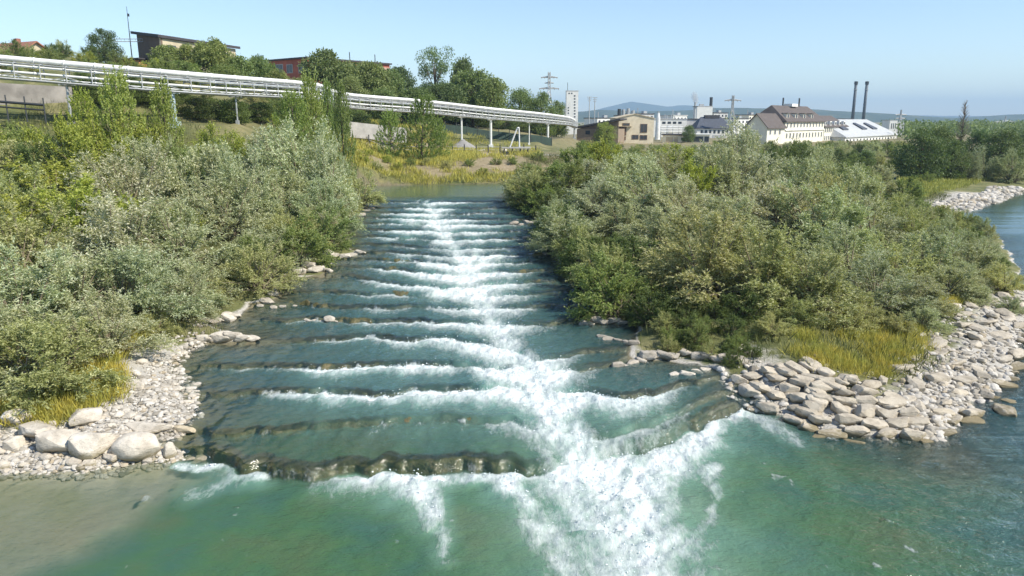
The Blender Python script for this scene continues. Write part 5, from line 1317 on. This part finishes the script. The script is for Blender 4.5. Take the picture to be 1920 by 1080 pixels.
g2 = House('gabled_annex', 'lower white annex with brown roof at the left of the cream building', xy(1440, 252), xy(1473, 261), 8, 1.5, zz(238, 254), W_cream).walls(); g2.gable(4.2, R_brown, 'x', .6, .3)
for j in range(3): g2.win(2.2 + 3.4 * j, g2.z1 - g2.z0 - 1.7, 1.1, 1.5, frame=W_white)
h = House('middle_wing', 'cream three-storey wing with white dormers right of the cream building', xy(1547, 296), xy(1590, 322), 12, 1.5, zz(237, 305), W_cream).walls(); h.gable(4.0, R_brown, 'x', .5, .3, hip=4)
for j in range(int(h.L / 2.6)):
    for q in (1.4, 4.4, 7.4): h.win(1.5 + 2.6 * j, h.z1 - h.z0 - q, 1.3, 1.6, frame=W_white)
for j in range(5): dm = MB().box((2.5 + j * h.L / 5, 1.3, h.z1 - h.z0 + 1.2), (2.6, 2.2, 1.7)).build('dormer', W_white, h.root); MB().box((2.5 + j * h.L / 5, .16, h.z1 - h.z0 + 1.2), (1.5, .1, 1.0)).build('window', M_glass, dm)
h = House('white_hall', 'long white hall with pale sloping metal roof, right of the cream wing', xy(1588, 300), xy(1686, 352), 26, 1.5, zz(255, 320), W_white).walls(); h.gable(6.6, R_light, 'x', .5, .3, hip=5)
for j in range(int(h.L / 4.2)): h.win(2 + 4.2 * j, h.z1 - h.z0 - 1.3, 1.5, .7); h.win(2 + 4.2 * j, h.z1 - h.z0 - 4.1, 1.5, 1.3)
for t in (.18, .52, .72):
    x0 = h.L * t; MB().prism([(x0 - 3.2, 4.2, h.z1 - h.z0 + 2.55), (x0 + 3.2, 4.2, h.z1 - h.z0 + 2.55), (x0 + 1.6, 9.0, h.z1 - h.z0 + 5.0), (x0 - 1.6, 9.0, h.z1 - h.z0 + 5.0)], (0, 0, .5)).build('skylight', R_blue, h.root)
h = House('silo_block', 'pale grey silo block right of the white hall, behind trees', xy(1669, 430), xy(1683, 430), 9, 2, zz(226, 430), W_white).walls(); h.flat(W_grey, .1, .3)
a = h.L; MB().box((a + 2.2, 4, 5), (4.2, 7, zz(236, 430) - 2 + 1)).build('lower_block', W_grey, h.root)
for j in range(3): h.win(1.2 + 1.1 * j, h.z1 - h.z0 - 3, .4, 3)
h = House('office_block', 'flat pale block showing behind the roof between the cream wing and the chimneys', xy(1556, 420), xy(1598, 425), 12, 2, zz(224, 420), W_white).walls(); h.flat(R_dark, .3, .5)
for j in range(8): h.winpx(1558 + 5 * j, 226, 1561 + 5 * j, 229)
for px, tx in [(1600.5, 1605.5), (1622, 1626)]:
    x, y = xy((px + tx) / 2, 600); x = pt(tx, 153, 600)[0]; g = 3.0; rt = empty('factory_chimney', (x, y, g)); tag(rt, f'{"left" if px < 1610 else "right"} one of two tall slim dark factory chimneys', 'chimney', 'twin chimneys')
    t = zz(152.5, 600) - g; MB().tube([(0, 0, -1), (0, 0, t * .5), (0, 0, t)], [1.35, 1.15, 1.05], 14).build('shaft', plain('chimney_steel', (.10, .12, .145), .6, .2, .08, .3), rt, True)
    MB().tube([(0, 0, t - 2.4), (0, 0, t - .2)], 1.4, 14).build('crown_ring', M_dark, rt); MB().tube([(0, 0, t - 6.4), (0, 0, t - 6.0)], 1.5, 14).build('gallery', M_steel, rt)
for (x0, x1, tp, Y, m, rm, lab) in [(1376, 1404, 223, 400, W_white, R_dark, 'pale flat block right of the one-armed pylon, half hidden by bushes'),
                                  (1338, 1364, 212, 440, W_grey, R_dark, 'grey block rising behind the slate hipped roof'),
                                  (1262, 1288, 217, 410, W_white, W_grey, 'white block behind the low white factory'),
                                  (1194, 1226, 214, 400, W_grey, R_dark, 'grey block behind the right half of the beige gabled house'),
                                  (1404, 1424, 216, 440, W_cream, R_brown, 'narrow cream block behind the gable of the brown-roofed annex'),
                                  (1120, 1152, 222, 390, W_white, R_dark, 'pale block behind the long dark shed roof')]:
    h = House('plant_block', lab, xy(x0, Y), xy(x1, Y + 6), 11, 2, zz(tp, Y), m, 'building', 'plant blocks').walls(); h.flat(rm, .3, .4)
    nwin = max(3, int(h.L / 2.4))
    for j in range(nwin):
        for q in (1.5, 4.3): h.win((j + .5) * h.L / nwin, h.z1 - h.z0 - q, 1.2, 1.1)
    MB().box((h.L * .7, 4, h.z1 - h.z0 + 1.0), (2.2, 2, 1.3)).build('roof_unit', M_steel, h.root); MB().tube([(h.L * .25, 3, h.z1 - h.z0), (h.L * .25, 3, h.z1 - h.z0 + 3.2)], .22, 6).build('vent_pipe', M_steel, h.root)
def pylon(px, top, Y, arms, label, base=3.0, leg=.12):
    x, y = xy(px, Y); t = zz(top, Y) - base; rt = empty('lattice_pylon', (x, y, base)); tag(rt, label, 'pylon', 'lattice pylons')
    f = MB(); wb, wt = t * .11, t * .016; wd = leg * Y / 330 * 2.2
    lv = [0, .18, .34, .48, .60, .70, .79, .87, .94, 1]
    hw_ = lambda q: wb + (wt - wb) * min(1, q / .72) if q < .72 else wt
    for q0, q1 in zip(lv[:-1], lv[1:]):
        a, b = hw_(q0), hw_(q1)
        for sx, sy in ((-1, -1), (1, -1), (1, 1), (-1, 1)): f.bar((sx * a, sy * a, q0 * t), (sx * b, sy * b, q1 * t), wd)
        f.bar((-a, -a, q0 * t), (b, -b, q1 * t), wd * .6); f.bar((a, -a, q0 * t), (-b, -b, q1 * t), wd * .6); f.bar((-a, a, q0 * t), (b, b, q1 * t), wd * .6)
    f.build('lattice', M_steel, rt)
    for py, half in arms:
        z_ = zz(py, Y) - base; hw2 = half * Y / FPX; g_ = MB()
        g_.bar((-hw2, 0, z_), (hw2, 0, z_), wd * 1.2); g_.bar((-hw2, 0, z_), (0, 0, z_ + hw2 * .16), wd * .7); g_.bar((hw2, 0, z_), (0, 0, z_ + hw2 * .16), wd * .7)
        for q in (-.95, -.55, .55, .95): g_.bar((hw2 * q, 0, z_), (hw2 * q, 0, z_ - hw2 * .14), wd * .8)
        g_.build('cross_arm', M_steel, rt)
pylon(1029, 135, 330, [(145, 15), (155.5, 8), (166, 18)], 'three-armed lattice pylon above the trees at the end of the pipe bridge', 6)
pylon(1372, 179, 330, [(188, 15)], 'lattice pylon with one wide arm beside the slate roofed factory', 2.5)
pylon(1688, 206, 620, [(215, 10), (222, 8)], 'small distant lattice pylon right of the white hall')
pylon(1885, 218, 800, [(229, 19)], 'faint distant lattice pylon near the right edge')
# ------------------------------------------------------------------ far woods, hills, haze
k = N('far_forest'); n1 = k.noise(k.pos(), .012, 6, .65); n2 = k.noise(k.pos(), .05, 4, .7)
cc = k.ramp(n1, [(.35, (.025, .045, .018)), (.55, (.05, .075, .028)), (.7, (.15, .15, .07))]); cc = k.mix(k.mr(n2, .4, .7, 0, .6), cc, (.02, .035, .015)); M_forest = k.done(k.bsdf(Base_Color=cc, Roughness=1.0))
def ridge(name, Y, profile, width, x0, x1, seed, amp):
    X1 = np.linspace(x0, x1, 260); T = np.linspace(-1, 1, 15); XX, TT = np.meshgrid(X1, T)
    hh = np.interp(XX, [p[0] for p in profile], [p[1] for p in profile]) * (1 + amp * (fbm(XX / width * 2.2, TT + seed, seed, 5) - .5))
    ZZ = 2 + hh * np.cos(TT * math.pi / 2) ** 1.3 * (1 + .12 * (fbm(XX / width * 6, TT * 4, seed + 3, 4) - .5))
    return tag(link(name, grid_mesh(name, XX, Y + TT * width, ZZ, M_forest)), kind='structure')
def pf(Y, lst): return [(pt(a, 225, Y)[0], max(zz(b, Y) - 2, 4)) for a, b in lst]
ridge('hills', 3600, pf(3600, [(-400, 222), (900, 214), (1060, 212), (1120, 206), (1200, 209), (1290, 207), (1340, 203), (1400, 203), (1480, 204), (1560, 208), (1640, 213), (1720, 219), (1800, 222), (1850, 219), (1920, 214), (2200, 208)]), 700, -4200, 4200, 4, .10)
ridge('hills', 8200, pf(8200, [(-400, 225), (1000, 221), (1060, 216), (1110, 208), (1150, 197), (1183, 190), (1215, 196), (1245, 200), (1275, 197), (1310, 201), (1400, 208), (1700, 216), (1920, 219), (2300, 220)]), 1300, -8000, 8800, 9, .06)
# far-off belt of woodland on the plain: reads as one mass
r_ = np.random.default_rng(12); P, D = [], []
for j in range(420):
    Y = r_.uniform(330, 900); px = r_.uniform(1020, 2050) if j % 3 else r_.uniform(1660, 2050)
    if px < 1690 and Y < 560: continue
    x, y = xy(px, Y); s = r_.uniform(3.5, 6.5); q = r_.normal(size=(90, 3)); q = q / np.linalg.norm(q, axis=1, keepdims=True) * (r_.random(90) ** .4)[:, None]
    P.append(np.array([x, y, 3 + s * .75]) + q * np.array([s, s, s * .8])); D.append(unit(r_.normal(size=(90, 3))))
P, D = np.concatenate(P), np.concatenate(D); n = len(P); V, F = leaf_quads(P, D, r_.uniform(.9, 1.7, n), r_.uniform(.7, 1.2, n), r_)
ob = link('far_woodland', np_mesh('far_woodland', V, F, L_tree)); ob.color = (.9, 1.0, .9, 1); tag(ob, kind='stuff')
bm = bmesh.new(); bmesh.ops.create_cube(bm, size=1); me = bpy.data.meshes.new('haze'); bm.to_mesh(me); bm.free()
k = N('haze_air'); v_ = k.n('VolumePrincipled', i={'Color': (.52, .75, 1.0), 'Density': 1.55e-4, 'Anisotropy': .0}); k.t.links.new(v_.outputs[0], k.out.inputs['Volume']); me.materials.append(k.m)
hz = link('haze', me, None, (0, 5800, 165), None, (19000, 12800, 340)); tag(hz, kind='stuff')
